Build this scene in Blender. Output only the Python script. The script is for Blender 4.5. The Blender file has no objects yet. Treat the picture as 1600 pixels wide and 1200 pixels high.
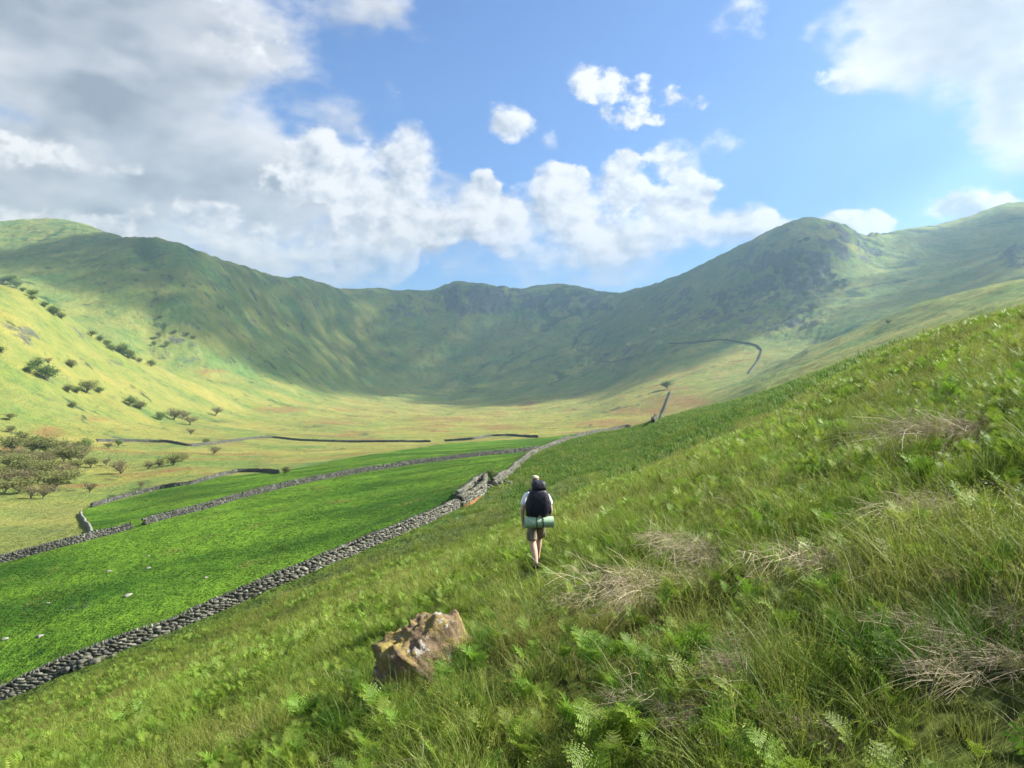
import bpy, math, random
import numpy as np
from mathutils import Vector, Matrix
R = math.radians
scene = bpy.context.scene
col = scene.collection

# ------------------------------------------------------------------ camera
CZ = 1.62                      # eye height above the turf under the photographer
F = 1200.0                     # focal length in photo pixels (1600 wide), horizon at photo row 600
cam_d = bpy.data.cameras.new('camera'); cam = bpy.data.objects.new('camera', cam_d); col.objects.link(cam)
cam.location = (0, 0, CZ); cam.rotation_euler = (R(90), 0, 0)
cam_d.sensor_width = 36; cam_d.lens = 27.0; cam_d.clip_start = 0.05; cam_d.clip_end = 60000
scene.camera = cam
# ------------------------------------------------------------------ sun, view
SUN_EL, SUN_AZ = R(39), R(80)          # azimuth clockwise from +Y (the view direction)
SUN = Vector((math.cos(SUN_EL) * math.sin(SUN_AZ), math.cos(SUN_EL) * math.cos(SUN_AZ), math.sin(SUN_EL)))
sun_d = bpy.data.lights.new('sun', 'SUN'); sun_d.energy = 5.0; sun_d.angle = R(0.55); sun_d.color = (1.0, 0.93, 0.80)
sun = bpy.data.objects.new('sun', sun_d); col.objects.link(sun)
sun.rotation_euler = (-SUN).to_track_quat('-Z', 'Y').to_euler(); sun.location = (300, 0, 400)
scene.view_settings.view_transform = 'Standard'; scene.view_settings.look = 'None'
scene.view_settings.gamma = 1; scene.view_settings.use_curve_mapping = False
scene.view_settings.exposure = 2.0
SKY_STRENGTH = 0.05
scene.cycles.max_bounces = 5; scene.cycles.diffuse_bounces = 2; scene.cycles.transmission_bounces = 4
scene.cycles.transparent_max_bounces = 24; scene.cycles.volume_bounces = 1
scene.cycles.use_denoising = True; scene.cycles.sample_clamp_direct = 1.2; scene.cycles.sample_clamp_indirect = 0.5; scene.cycles.adaptive_threshold = 0.015

# ------------------------------------------------------------------ node helpers
class NT:
    """small helper around a node tree"""
    def __init__(s, tree): s.t = tree; s.n = tree.nodes; s.l = tree.links
    def put(s, sock, v):
        if hasattr(v, 'is_linked') or hasattr(v, 'links'): s.l.new(v, sock)
        else:
            if isinstance(v, (tuple, list)) and len(v) == 3 and sock.type == 'RGBA': v = (*v, 1)
            sock.default_value = v
    def m(s, op, a, b=0.0, c=0.0, clamp=False):
        n = s.n.new('ShaderNodeMath'); n.operation = op; n.use_clamp = clamp
        for k, v in enumerate((a, b, c)): s.put(n.inputs[k], v)
        return n.outputs[0]
    def v(s, op, a, b=(0, 0, 0), c=None, out=0):
        n = s.n.new('ShaderNodeVectorMath'); n.operation = op
        s.put(n.inputs[0], a)
        if op == 'SCALE': s.put(n.inputs[3], b)
        else: s.put(n.inputs[1], b)
        if c is not None: s.put(n.inputs[2], c)
        return n.outputs['Value'] if op in ('LENGTH', 'DOT_PRODUCT', 'DISTANCE') else n.outputs[0]
    def comb(s, x, y, z=0.0):
        n = s.n.new('ShaderNodeCombineXYZ')
        for k, v in enumerate((x, y, z)): s.put(n.inputs[k], v)
        return n.outputs[0]
    def sep(s, v):
        n = s.n.new('ShaderNodeSeparateXYZ'); s.put(n.inputs[0], v); return n.outputs
    def mix(s, f, a, b, blend='MIX'):
        n = s.n.new('ShaderNodeMix'); n.data_type = 'RGBA'; n.blend_type = blend; n.clamp_factor = True
        s.put(n.inputs[0], f); s.put(n.inputs[6], a); s.put(n.inputs[7], b); return n.outputs[2]
    def noise(s, vec, scale, detail=4, rough=0.55, dist=0.0, lac=2.0, out=0):
        n = s.n.new('ShaderNodeTexNoise'); s.put(n.inputs['Vector'], vec)
        for k, v in (('Scale', scale), ('Detail', detail), ('Roughness', rough), ('Distortion', dist), ('Lacunarity', lac)): s.put(n.inputs[k], v)
        return n.outputs[out]
    def sstep(s, x, lo, hi, a=0.0, b=1.0):
        n = s.n.new('ShaderNodeMapRange'); n.interpolation_type = 'SMOOTHSTEP'
        for k, v in enumerate((x, lo, hi, a, b)): s.put(n.inputs[k], v)
        return n.outputs[0]
    def lstep(s, x, lo, hi, a=0.0, b=1.0):
        n = s.n.new('ShaderNodeMapRange'); n.clamp = True
        for k, v in enumerate((x, lo, hi, a, b)): s.put(n.inputs[k], v)
        return n.outputs[0]
    def attr(s, name, typ='GEOMETRY', out='Fac'):
        n = s.n.new('ShaderNodeAttribute'); n.attribute_name = name; n.attribute_type = typ; return n.outputs[out]

# ------------------------------------------------------------------ sky with its clouds (world shader, laid out by azimuth and elevation)
def px_ang(X, Y):
    tx, tz = (X - 800) / F, (600 - Y) / F
    return math.atan(tx) * 1000, math.atan(tz / math.hypot(1, tx)) * 1000
world = bpy.data.worlds.new('World'); scene.world = world; world.use_nodes = True
W = NT(world.node_tree); W.n.clear()
sky = W.n.new('ShaderNodeTexSky'); sky.sky_type = 'NISHITA'; sky.sun_disc = False
sky.sun_elevation = SUN_EL; sky.sun_rotation = SUN_AZ; sky.altitude = 300; sky.air_density = 1.0; sky.dust_density = 0.6; sky.ozone_density = 2.5
tc = W.n.new('ShaderNodeTexCoord'); D3 = tc.outputs['Generated']
dx, dy, dz = W.sep(D3)
az = W.m('MULTIPLY', W.m('ARCTAN2', dx, dy), 1000.0)
el = W.m('MULTIPLY', W.m('ARCSINE', dz), 1000.0)
P = W.comb(az, el, 0.0)
def blobs(lst, warp):
    """soft maximum of ellipses (photo-pixel centre and radii, weight)"""
    out = None
    Pw = W.v('ADD', P, warp)
    for (X, Y, rx, ry, w) in lst:
        cx, cy = px_ang(X, Y); k = 1000 / F * math.cos(cx / 1000)
        d = W.v('MULTIPLY', W.v('SUBTRACT', Pw, (cx, cy, 0)), (1 / (rx * k), 1 / (ry * k * 1.04), 0))
        mk = W.m('MULTIPLY_ADD', W.v('DOT_PRODUCT', d, d), -w, w)
        if out is None: out = mk
        else:
            out = W.m('SMOOTH_MAX', out, mk, 0.25)
    return W.m('MAXIMUM', out, -1.6)
# lookup position for the noises: flatter towards the horizon as real cloud decks are
N3 = W.v('MULTIPLY', D3, (1.0, 1.0, 1.3)); NA3 = W.v('MULTIPLY', D3, (1.0, 1.0, 1.9))
# slow warp so that no outline stays an ellipse
wn = W.n.new('ShaderNodeTexNoise'); W.put(wn.inputs['Vector'], N3)
wn.inputs['Scale'].default_value = 10; wn.inputs['Detail'].default_value = 3; wn.inputs['Roughness'].default_value = 0.62
warp = W.v('MULTIPLY', W.v('SUBTRACT', wn.outputs['Color'], (0.5, 0.5, 0.5)), (190, 120, 0))
# ---- layer A: large soft grey cloud on the left and in the upper right
A_list = [(70, 20, 440, 200, 1.45), (300, 90, 190, 130, 1.0), (200, 210, 300, 100, 1.1), (20, 260, 330, 130, 1.2), (360, 295, 330, 90, 1.2), (600, 320, 170, 62, 1.0),
          (120, 365, 360, 80, .9), (430, 400, 230, 55, .6), (520, 20, 90, 60, .42), (-600, 150, 560, 340, 1.2), (500, 190, 90, 60, .5),
          (1500, 40, 190, 120, 1.35), (1590, 130, 100, 80, 1.15), (1950, 60, 360, 160, 1.0), (880, 390, 200, 45, .35)]
mA = blobs(A_list, warp)
nA = W.noise(NA3, 6.5, 6, 0.60)
nA2 = W.noise(W.v('ADD', NA3, (0.030, 0.0, 0.040)), 6.5, 3, 0.58)
dens = W.m('ADD', mA, W.m('MULTIPLY_ADD', nA, 3.2, -1.65))
aA = W.sstep(dens, -0.30, 0.80)
thick = W.sstep(dens, 0.15, 1.75)
litA = W.m('ADD', W.m('MULTIPLY_ADD', thick, -0.64, 0.78), W.m('MULTIPLY', W.m('SUBTRACT', nA, nA2), 2.6), clamp=True)
colA = W.mix(litA, (0.335, 0.38, 0.435), (0.84, 0.84, 0.86))
# ---- layer B: crisper cumulus
B_list = [(600, 290, 110, 85, 1.05), (690, 335, 70, 46, 0.95), (480, 255, 90, 60, 0.70), (560, 395, 95, 46, 0.90), (440, 385, 120, 40, 0.70), (640, 228, 34, 40, 0.70),
          (748, 305, 36, 40, 0.80), (805, 345, 90, 52, 1.00), (880, 320, 85, 62, 1.10), (968, 300, 52, 60, 1.10), (1055, 340, 100, 58, 1.15), (1135, 352, 90, 42, 1.10), (930, 370, 190, 50, 0.80), (1215, 366, 70, 26, 0.90),
          (1048, 252, 58, 36, 0.62), (945, 130, 67, 27, 0.36), (1022, 165, 53, 30, 0.40), (1085, 162, 37, 15, 0.29), (955, 190, 41, 18, 0.33), (1140, 222, 34, 30, 0.33),
          (790, 190, 38, 19, 0.29), (868, 213, 22, 22, 0.29), (1168, 30, 67, 25, 0.35), (1320, 122, 47, 33, 0.36), (1375, 44, 37, 19, 0.35), (1515, 320, 80, 30, 0.85), (1325, 355, 70, 30, 0.80), (570, 130, 50, 36, 0.26), (1190, 322, 26, 12, 0.31),
          (60, 240, 120, 34, 0.45), (80, 345, 190, 28, 0.60), (300, 345, 90, 28, 0.50), (380, 60, 60, 70, 0.45)]
nB = W.noise(N3, 15.0, 7, 0.62)
nB2 = W.noise(W.v('ADD', N3, (0.012, 0.0, 0.013)), 15.0, 4, 0.58)
mB = blobs(B_list, W.v('MULTIPLY', warp, (0.30, 0.32, 0)))
dB = W.m('ADD', mB, W.m('MULTIPLY_ADD', nB, 2.9, -1.58))
soft = W.m('MULTIPLY_ADD', W.sstep(wn.outputs['Fac'], .40, .62), 0.70, 0.22)
aB = W.sstep(dB, -0.10, soft)
baseB = W.sstep(el, 100, 215, 0.30, 1.0)                                   # bases sink into the haze
aB = W.m('MULTIPLY', aB, baseB)
litB = W.m('MULTIPLY_ADD', W.m('SUBTRACT', nB, nB2), 4.2, 0.68)
litB = W.m('SUBTRACT', litB, W.m('MULTIPLY', W.sstep(dB, 0.55, 2.0), 0.22))
litB = W.m('ADD', litB, W.lstep(el, 100, 200, -0.14, 0.06), clamp=True)
colB = W.mix(litB, (0.47, 0.52, 0.60), (0.98, 0.975, 0.97))
# generic broken cloud in the unseen sky, made bright and plentiful to lift the shade
away = W.sstep(W.v('LENGTH', W.v('MULTIPLY', W.v('SUBTRACT', P, (0, 330, 0)), (1 / 1000, 1 / 520, 0))), 0.95, 1.3)
nG = W.noise(N3, 4.0, 4, 0.58)
aG = W.m('MULTIPLY', W.sstep(nG, 0.42, 0.56), away)
upm = W.sstep(dz, -0.02, 0.02)
skyc = W.mix(1.0, sky.outputs[0], (0.60, 0.735, 0.94), 'MULTIPLY')
skyc = W.v('SCALE', skyc, SKY_STRENGTH)
GAIN = 0.275
c = W.mix(W.m('MULTIPLY', aG, 0.85), skyc, W.v('SCALE', (0.80, 0.81, 0.83), GAIN))
c = W.mix(W.m('MULTIPLY', aA, 0.96), c, W.v('SCALE', colA, GAIN))
c = W.mix(W.m('MULTIPLY', aB, 0.96), c, W.v('SCALE', colB, GAIN))
bg = W.n.new('ShaderNodeBackground'); W.put(bg.inputs[0], c); bg.inputs[1].default_value = 1.0
wo = W.n.new('ShaderNodeOutputWorld'); W.l.new(bg.outputs[0], wo.inputs[0])
world.cycles.sampling_method = 'MANUAL'; world.cycles.sample_map_resolution = 256

# ------------------------------------------------------------------ numpy noise
def _hash(ix, iy, seed):
    h = (ix.astype(np.int64) * 374761393 + iy.astype(np.int64) * 668265263 + seed * 1442695041) & 0xFFFFFFFF
    h = ((h ^ (h >> 13)) * 1274126177) & 0xFFFFFFFF
    return (h ^ (h >> 16)) & 0xFFFF
def perlin(x, y, seed=0):
    x0 = np.floor(x); y0 = np.floor(y); fx = x - x0; fy = y - y0
    u = fx * fx * fx * (fx * (fx * 6 - 15) + 10); v = fy * fy * fy * (fy * (fy * 6 - 15) + 10)
    def g(ix, iy, dx, dy):
        a = _hash(ix, iy, seed) * (2 * np.pi / 65536); return np.cos(a) * dx + np.sin(a) * dy
    a = g(x0, y0, fx, fy); b = g(x0 + 1, y0, fx - 1, fy); c = g(x0, y0 + 1, fx, fy - 1); d = g(x0 + 1, y0 + 1, fx - 1, fy - 1)
    return (a + (b - a) * u + (c - a) * v + (a - b - c + d) * u * v) * 1.5
def fbm(x, y, o=4, seed=0, gain=.5):
    s = 0; a = 1; t = 0
    for k in range(o):
        s = s + a * perlin(x * 2 ** k + 17.3 * k, y * 2 ** k - 9.1 * k, seed + k); t += a; a *= gain
    return s / t
def sst(x, a, b):
    t = np.clip((x - a) / (b - a), 0, 1); return t * t * (3 - 2 * t)
def pchip(xk, yk, x):
    """monotone cubic; xk, yk 1-d"""
    xk = np.asarray(xk, float); yk = np.asarray(yk, float)
    h = np.diff(xk); dl = np.diff(yk) / h; m = np.zeros(len(xk))
    for i in range(1, len(xk) - 1):
        if dl[i - 1] * dl[i] > 0:
            w1 = 2 * h[i] + h[i - 1]; w2 = h[i] + 2 * h[i - 1]; m[i] = (w1 + w2) / (w1 / dl[i - 1] + w2 / dl[i])
    m[0] = dl[0]; m[-1] = dl[-1]
    x = np.clip(x, xk[0], xk[-1]); i = np.clip(np.searchsorted(xk, x) - 1, 0, len(h) - 1)
    t = (x - xk[i]) / h[i]
    return ((1 + 2 * t) * (1 - t) ** 2 * yk[i] + t * (1 - t) ** 2 * h[i] * m[i] + t * t * (3 - 2 * t) * yk[i + 1] + t * t * (t - 1) * h[i] * m[i + 1])

# ------------------------------------------------------------------ lie of the land
# Each line runs across the valley: (photo column, depth in metres, photo row). Depths come from wall heights,
# tree sizes and the slope underfoot; heights follow from depth and row.
def zy(D, z): return 600 - F * z / D
GA, GB = 0.42, -0.15                         # the hillside underfoot: rise per metre to the right / ahead
LINES = [
 # 0 shoulder of the near slope
 [(-400, 38, zy(38, -22.5)), (0, 40, 1160), (150, 40, 1098), (300, 46, 1026), (450, 50, 958), (600, 56, 888), (750, 68, 822), (900, 85, 752), (1000, 82, 726), (1050, 72, 708), (1187, 60, 659), (1337, 50, 582), (1487, 45, 517), (1600, 42, 488), (2000, 40, zy(40, 9.5))],
 # 1 long stone wall at the foot of the slope, then the brow of the bracken bank
 [(-400, 55, zy(55, -27)), (0, 58, 1094), (120, 60, 1044), (310, 64, 970), (500, 70, 890), (700, 84, 802), (760, 98, 768), (800, 122, 738), (830, 145, 714), (900, 205, 685), (980, 260, 669), (1050, 235, 650), (1150, 220, 625), (1262, 200, 591), (1350, 180, 566), (1420, 165, 543), (1500, 150, 531), (1600, 140, 515), (2000, 120, zy(120, 22))],
 # 2 second field wall / hollow behind the brow
 [(-400, 100, zy(100, -31)), (0, 120, 880), (150, 130, 842), (300, 150, 799), (450, 175, 761), (600, 200, 733), (750, 225, 713), (830, 240, 704), (900, 270, 687), (980, 310, 678), (1050, 300, zy(300, -19)), (1200, 262, zy(262, -5.5)), (1350, 240, zy(240, 5.8)), (1500, 220, zy(220, 14.5)), (1600, 200, zy(200, 19)), (2000, 180, zy(180, 32))],
 # 3 lower edge of the fields / foot of the far green slope
 [(-400, 170, zy(170, -36)), (0, 200, 800), (150, 215, 792), (300, 245, 756), (450, 295, 729), (600, 335, 708), (750, 385, 696), (900, 410, 682), (1050, 430, zy(430, -27)), (1200, 400, 607), (1350, 350, 553), (1500, 320, 504), (1600, 290, 476), (2000, 260, zy(260, 48))],
 # 4 valley floor by the stream wall
 [(-400, 210, zy(210, -37)), (0, 255, 768), (150, 310, 742), (300, 440, 700), (450, 545, 690), (600, 565, 690), (750, 565, 683), (900, 575, 674), (1050, 620, 648), (1200, 600, 589), (1350, 500, 535), (1500, 430, 482), (1600, 400, 455), (2000, 360, zy(360, 70))],
 # 5 toe of the left spur / floor / crest of the green slope on the right
 [(-400, 330, zy(330, -30)), (0, 400, 688), (150, 480, 673), (300, 640, 661), (450, 870, 652), (600, 980, 656), (750, 900, 659), (900, 850, 652), (1050, 880, 612), (1170, 900, 588), (1270, 850, 545), (1350, 720, 511), (1420, 660, 481), (1500, 580, 459), (1600, 520, 437), (2000, 450, zy(450, 95))],
 # 6 crest of the left spur / head of the floor / gully behind the right slope
 [(-400, 560, zy(560, 112)), (0, 690, 446), (60, 730, 468), (150, 800, 525), (230, 840, 566), (300, 900, 592), (450, 1130, 617), (600, 1420, 631), (700, 1480, 636), (750, 1460, 634), (900, 1300, 622), (1050, 1120, 583), (1200, 1080, 552), (1270, 1000, 556), (1350, 880, zy(880, 58)), (1500, 720, zy(720, 72)), (1600, 660, zy(660, 76)), (2000, 600, zy(600, 105))],
 # 7 behind the spur / foot of the headwall
 [(-400, 700, zy(700, 106)), (0, 820, zy(820, 88)), (150, 930, zy(930, 42)), (300, 1010, zy(1010, 4)), (450, 1230, 603), (600, 1780, 612), (660, 1900, 608), (750, 1830, 607), (900, 1560, 598), (1050, 1290, 557), (1200, 1240, 520), (1350, 1120, 488), (1500, 1100, 452), (1600, 1000, 424), (2000, 950, zy(950, 180))],
 # 8 middle of the mountain faces
 [(-400, 1250, zy(1250, 250)), (0, 1480, 408), (90, 1490, 400), (190, 1430, 392), (300, 1260, 470), (450, 1570, 522), (600, 2080, 540), (750, 2170, 530), (900, 2030, 528), (1050, 1620, 500), (1200, 1500, 452), (1270, 1450, 440), (1350, 1440, 432), (1500, 1480, 402), (1600, 1440, 372), (2000, 1400, zy(1400, 310))],
 # 9 skyline
 [(-400, 2000, zy(2000, 430)), (-150, 2100, 380), (0, 2100, 353), (50, 2080, 350), (90, 2050, 349), (130, 2000, 357), (165, 1900, 369), (200, 1640, 374), (240, 1450, 372), (270, 1450, 378), (310, 1500, 393), (360, 1600, 411), (400, 1720, 423), (440, 1860, 434), (470, 1950, 435), (505, 2080, 443), (540, 2250, 453), (560, 2300, 452), (590, 2350, 450), (630, 2400, 454), (675, 2440, 454), (690, 2450, 447), (715, 2460, 440), (745, 2480, 443), (780, 2500, 448), (815, 2510, 452), (840, 2510, 447), (880, 2500, 445), (905, 2480, 448), (940, 2430, 457), (965, 2380, 459), (1000, 2250, 452), (1050, 2020, 436), (1100, 1880, 414), (1150, 1790, 388), (1200, 1730, 362), (1235, 1700, 347), (1270, 1690, 340), (1300, 1690, 346), (1330, 1700, 359), (1350, 1720, 369), (1375, 1770, 368), (1410, 1820, 362), (1460, 1860, 356), (1500, 1880, 347), (1550, 1880, 331), (1575, 1870, 323), (1600, 1860, 322), (1700, 1820, 320), (2000, 1800, zy(1800, 450))],
]
def line_at(k, X):
    L = LINES[k]; xs = [p[0] for p in L]
    ld = pchip(xs, [math.log(p[1]) for p in L], X); s = pchip(xs, [(600 - p[2]) / F for p in L], X)
    D = np.exp(ld); return D, s * D

th_in = np.arange(-36, 36.001, 0.09)
th_out = np.concatenate([np.arange(36.5, 60, .8), np.arange(60, 178, 4), ])
TH = np.radians(np.concatenate([-th_out[::-1], th_in, th_out, [180 - .01]]))
TH[0] = -math.pi + .0002
RR = np.concatenate([[0.05, .4, .8], np.geomspace(1.2, 60, 150), np.geomspace(60.8, 700, 210), np.arange(706, 2700, 6.4), np.geomspace(2720, 4300, 16)])
nT, nR = len(TH), len(RR)
HG = np.zeros((nT, nR))
thc = np.clip(TH, -math.atan(1.0), math.atan(1.0))
Xc = 800 + F * np.tan(thc)
KD = []; KZ = []
for k in range(len(LINES)):
    d_, z_ = line_at(k, Xc); KD.append(d_); KZ.append(z_)
KD = np.array(KD); KZ = np.array(KZ)
for i in range(nT):
    ct = math.cos(thc[i]); tt = math.tan(thc[i])
    dn = np.array([0.02, 8.0, 20.0]); zn = -CZ + (GA * tt + GB) * dn
    d = np.concatenate([dn, KD[:, i], [KD[-1, i] + 500, KD[-1, i] + 1500, 6000]])
    z = np.concatenate([zn, KZ[:, i], [KZ[-1, i] - 150, KZ[-1, i] - 260, KZ[-1, i] - 260]])
    for j in range(1, len(d)):
        if d[j] <= d[j - 1] + .5: d[j] = d[j - 1] + .5
    HG[i] = pchip(d / ct, z, RR)
XX = RR[None, :] * np.sin(TH)[:, None]; YY = RR[None, :] * np.cos(TH)[:, None]
# behind the photographer: the same hillside, flattening out
back = -CZ + GA * 220 * np.tanh(XX / 220) + GB * 220 * np.tanh(YY / 220)
wb = sst(np.abs(np.degrees(TH)), 48, 80)[:, None]
HG = HG * (1 - wb) + back * wb
plane = -CZ + GA * XX + GB * YY
wn_ = 1 - sst(RR, 14, 30)[None, :]
HG = HG * (1 - wn_) + plane * wn_
Rg = np.broadcast_to(RR[None, :], HG.shape); Xpx = 800 + F * XX / np.maximum(YY, 1e-3); Xpx = np.where(YY > 0, np.clip(Xpx, -3000, 5000), np.where(XX > 0, 5000, -3000))
Dg = np.maximum(YY, .01)
# relative place between the lines
def KDg(k): return np.broadcast_to((KD[k] / np.cos(thc))[:, None], HG.shape)      # radial distance of line k
far = sst(Rg, 450, 1000)
mtn = sst(Rg, KDg(6) * .9, KDg(8) * .95)
# relief
n_hum = fbm(XX / 7, YY / 7, 3, 3) * .16 + fbm(XX / 1.3, YY / 1.3, 2, 5) * .07
HG += n_hum * sst(Rg, 4, 12) * (1 - sst(Rg, 60, 160))
HG += (fbm(XX / 28, YY / 28, 4, 11) * .55) * sst(Rg, 40, 110) * (1 - far)
HG += fbm(XX / 110, YY / 110, 5, 21) * 5.0 * far
# gullies run down the faces: left fell, headwall, right fell
def streak(dxn, dyn, w, l, seed):
    L = math.hypot(dxn, dyn); dxn /= L; dyn /= L
    a = (XX * dyn - YY * dxn) / w; b = (XX * dxn + YY * dyn) / l
    a = a + fbm(XX / 200, YY / 200, 3, seed + 50) * 2.2
    return fbm(a, b, 5, seed, .55)
s1 = streak(.8, -.6, 95, 520, 31); s2 = streak(-.1, -1, 90, 420, 37); s3 = streak(-.8, -.45, 95, 420, 41)
w1 = 1 - sst(Xpx, 480, 680); w3 = sst(Xpx, 880, 1040); w2 = 1 - w1 - w3
STR = s1 * w1 + s2 * w2 + s3 * w3
HG += STR * (1.6 * w1 + 11.0 * w2 + 6.0 * w3) * mtn * (1 - .55 * sst(Rg, KDg(9) * .93, KDg(9)))
HG += fbm(XX / 34, YY / 34, 4, 25, .6) * 5.5 * mtn
# crags: stepped, rocky ground at given places of the faces
def crag(X0, X1, Y0, Y1, soft=30):
    yp = 600 - F * HG / Dg
    return sst(Xpx, X0 - soft, X0 + soft) * (1 - sst(Xpx, X1 - soft, X1 + soft)) * sst(yp, Y0 - soft * .6, Y0 + soft * .6) * (1 - sst(yp, Y1 - soft * .6, Y1 + soft * .6)) * sst(Rg, 900, 1200)
CR = np.maximum.reduce([crag(690, 800, 445, 490, 22), crag(800, 960, 455, 490, 22) * .8, crag(1150, 1310, 385, 462, 35) * .8, crag(1270, 1385, 346, 408, 18) * .62, crag(1010, 1290, 440, 525, 42) * .5, crag(600, 700, 455, 500, 25) * .5, crag(200, 420, 440, 560, 50) * .3, crag(880, 1020, 500, 580, 40) * .35, crag(1560, 1640, 380, 420, 20) * .7])
rg = fbm(XX / 42, YY / 42, 5, 61, .6)
rock_m = np.clip(CR * 1.15 * sst(rg + CR * .3, -.05, .25), 0, 1)
HG += CR * (np.abs(fbm(XX / 55, YY / 55, 5, 71, .65)) * 34 - 6)
# hollow of grassy bank on the right slope
L3 = sst(Rg, KDg(2), KDg(3)) * (1 - sst(Rg, KDg(5), KDg(6))) * sst(Xpx, 1050, 1200)
HG += L3 * (fbm(XX / 45, YY / 90, 5, 81, .6) * 4.2)
# the moraine humps on the floor
fl = sst(Rg, KDg(3), KDg(4)) * (1 - sst(Rg, KDg(6), KDg(7)))
HG += fl * fbm(XX / 60, YY / 60, 4, 91) * 1.6 * (1 - L3)
GZ = HG + CZ                                     # world heights
def ground(x, y):
    x = np.asarray(x, float); y = np.asarray(y, float)
    t = np.arctan2(x, y); r = np.hypot(x, y)
    i = np.clip(np.searchsorted(TH, t) - 1, 0, nT - 2); j = np.clip(np.searchsorted(RR, r) - 1, 0, nR - 2)
    a = np.clip((t - TH[i]) / (TH[i + 1] - TH[i]), 0, 1); b = np.clip((r - RR[j]) / (RR[j + 1] - RR[j]), 0, 1)
    return (GZ[i, j] * (1 - a) * (1 - b) + GZ[i + 1, j] * a * (1 - b) + GZ[i, j + 1] * (1 - a) * b + GZ[i + 1, j + 1] * a * b)
def at_px(X, Y, rmin=2.0):
    """first ground met by the line of sight through a photo pixel"""
    t = math.atan((X - 800) / F); ct = math.cos(t)
    r = np.concatenate([np.geomspace(rmin, 700, 2500), np.arange(700, 2650, .8)])
    x = r * math.sin(t); y = r * ct; z = ground(x, y) - CZ
    k = np.argmax(600 - F * z / y <= Y)
    return Vector((float(x[k]), float(y[k]), float(z[k] + CZ)))

# ------------------------------------------------------------------ what grows where (masks kept as attributes)
Ypx = 600 - F * HG / Dg
def inpoly(poly, X, Y):
    X = np.asarray(X, float); Y = np.asarray(Y, float)
    c = np.zeros(X.shape, bool); n = len(poly)
    for k in range(n):
        x1, y1 = poly[k]; x2, y2 = poly[(k + 1) % n]
        if y1 == y2: continue
        c ^= ((y1 > Y) != (y2 > Y)) & (X < (x2 - x1) * (Y - y1) / (y2 - y1) + x1)
    return c
jx = fbm(XX / 25, YY / 25, 3, 101) * 10; jy = fbm(XX / 25, YY / 25, 3, 111) * 4
PASTURE = [(-900, 1500), (-900, 890), (0, 876), (140, 838), (128, 797), (250, 765), (340, 745), (435, 738), (560, 713), (700, 693), (850, 684), (985, 667), (985, 700), (840, 712), (800, 740), (760, 770), (700, 804), (500, 892), (310, 972), (120, 1046), (0, 1096)]
front = (Rg < KDg(6) * .95)
past = inpoly(PASTURE, Xpx, Ypx) & (Rg > KDg(1) - .4) & (Rg < KDg(4)) & front
d1 = Rg - KDg(1)
hill = (Rg <= KDg(1)) | (np.abs(TH)[:, None] > R(46)) & (Rg < 150)
strip = np.exp(-((Rg - KDg(1) * .965) / (KDg(1) * .035)) ** 2) * (Xpx < 900)      # green strip at the wall foot
M_past = past.astype(float)
floor = sst(Rg, KDg(3) * .96, KDg(3) * 1.08) * (1 - sst(Rg, KDg(6) * .98, KDg(7))) * (1 - L3) * (1 - sst(Xpx, 1150, 1300))
straw = floor * np.clip(.62 + .9 * fbm(XX / 70, YY / 40, 4, 121) + .35 * sst(Xpx, 480, 650), 0, 1)
left = (1 - sst(Xpx, 420, 640)) * sst(Rg, KDg(4), KDg(5))
dry = np.clip(.30 + .9 * fbm(XX / 90, YY / 90, 4, 131) + .10 * STR, 0, 1) * np.maximum(left, sst(Rg, KDg(6), KDg(7)))
dry = np.maximum(dry, straw); dry = np.maximum(dry, .45 * (Xpx < 460) * (Rg > KDg(2)) * (Rg < KDg(4))); dry = np.maximum(dry, L3 * np.clip(.5 + 1.1 * fbm(XX / 60, YY / 60, 4, 151), 0, 1) * .8)
red = np.clip(fbm(XX / 55, YY / 26, 4, 141) * 2.8 - .15, 0, 1) * floor * (1 - .85 * (1 - sst(Xpx, 380, 560)) * sst(Rg, KDg(4), KDg(5)))
def spot(X, Y, rx, ry): return np.clip(1.3 - ((Xpx + jx - X) / rx) ** 2 - ((Ypx + jy - Y) / ry) ** 2, 0, 1) * (Rg > 100)
for s_ in [(75, 675, 28, 9), (960, 662, 70, 7), (1060, 628, 55, 12), (1000, 642, 60, 8), (440, 640, 45, 5), (700, 655, 70, 3), (15, 700, 25, 6), (150, 655, 40, 3), (330, 580, 30, 3), (780, 668, 50, 4), (520, 660, 60, 3)]:
    red = np.maximum(red, spot(*s_) * .8)
brk = np.zeros_like(HG)                                                            # bracken bank: darker green
brk = np.maximum(brk, sst(Rg, KDg(0), KDg(0) * 1.25) * (Rg < KDg(1)) * sst(Xpx, 780, 900))
rock_m = np.clip(rock_m, 0, 1)

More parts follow.
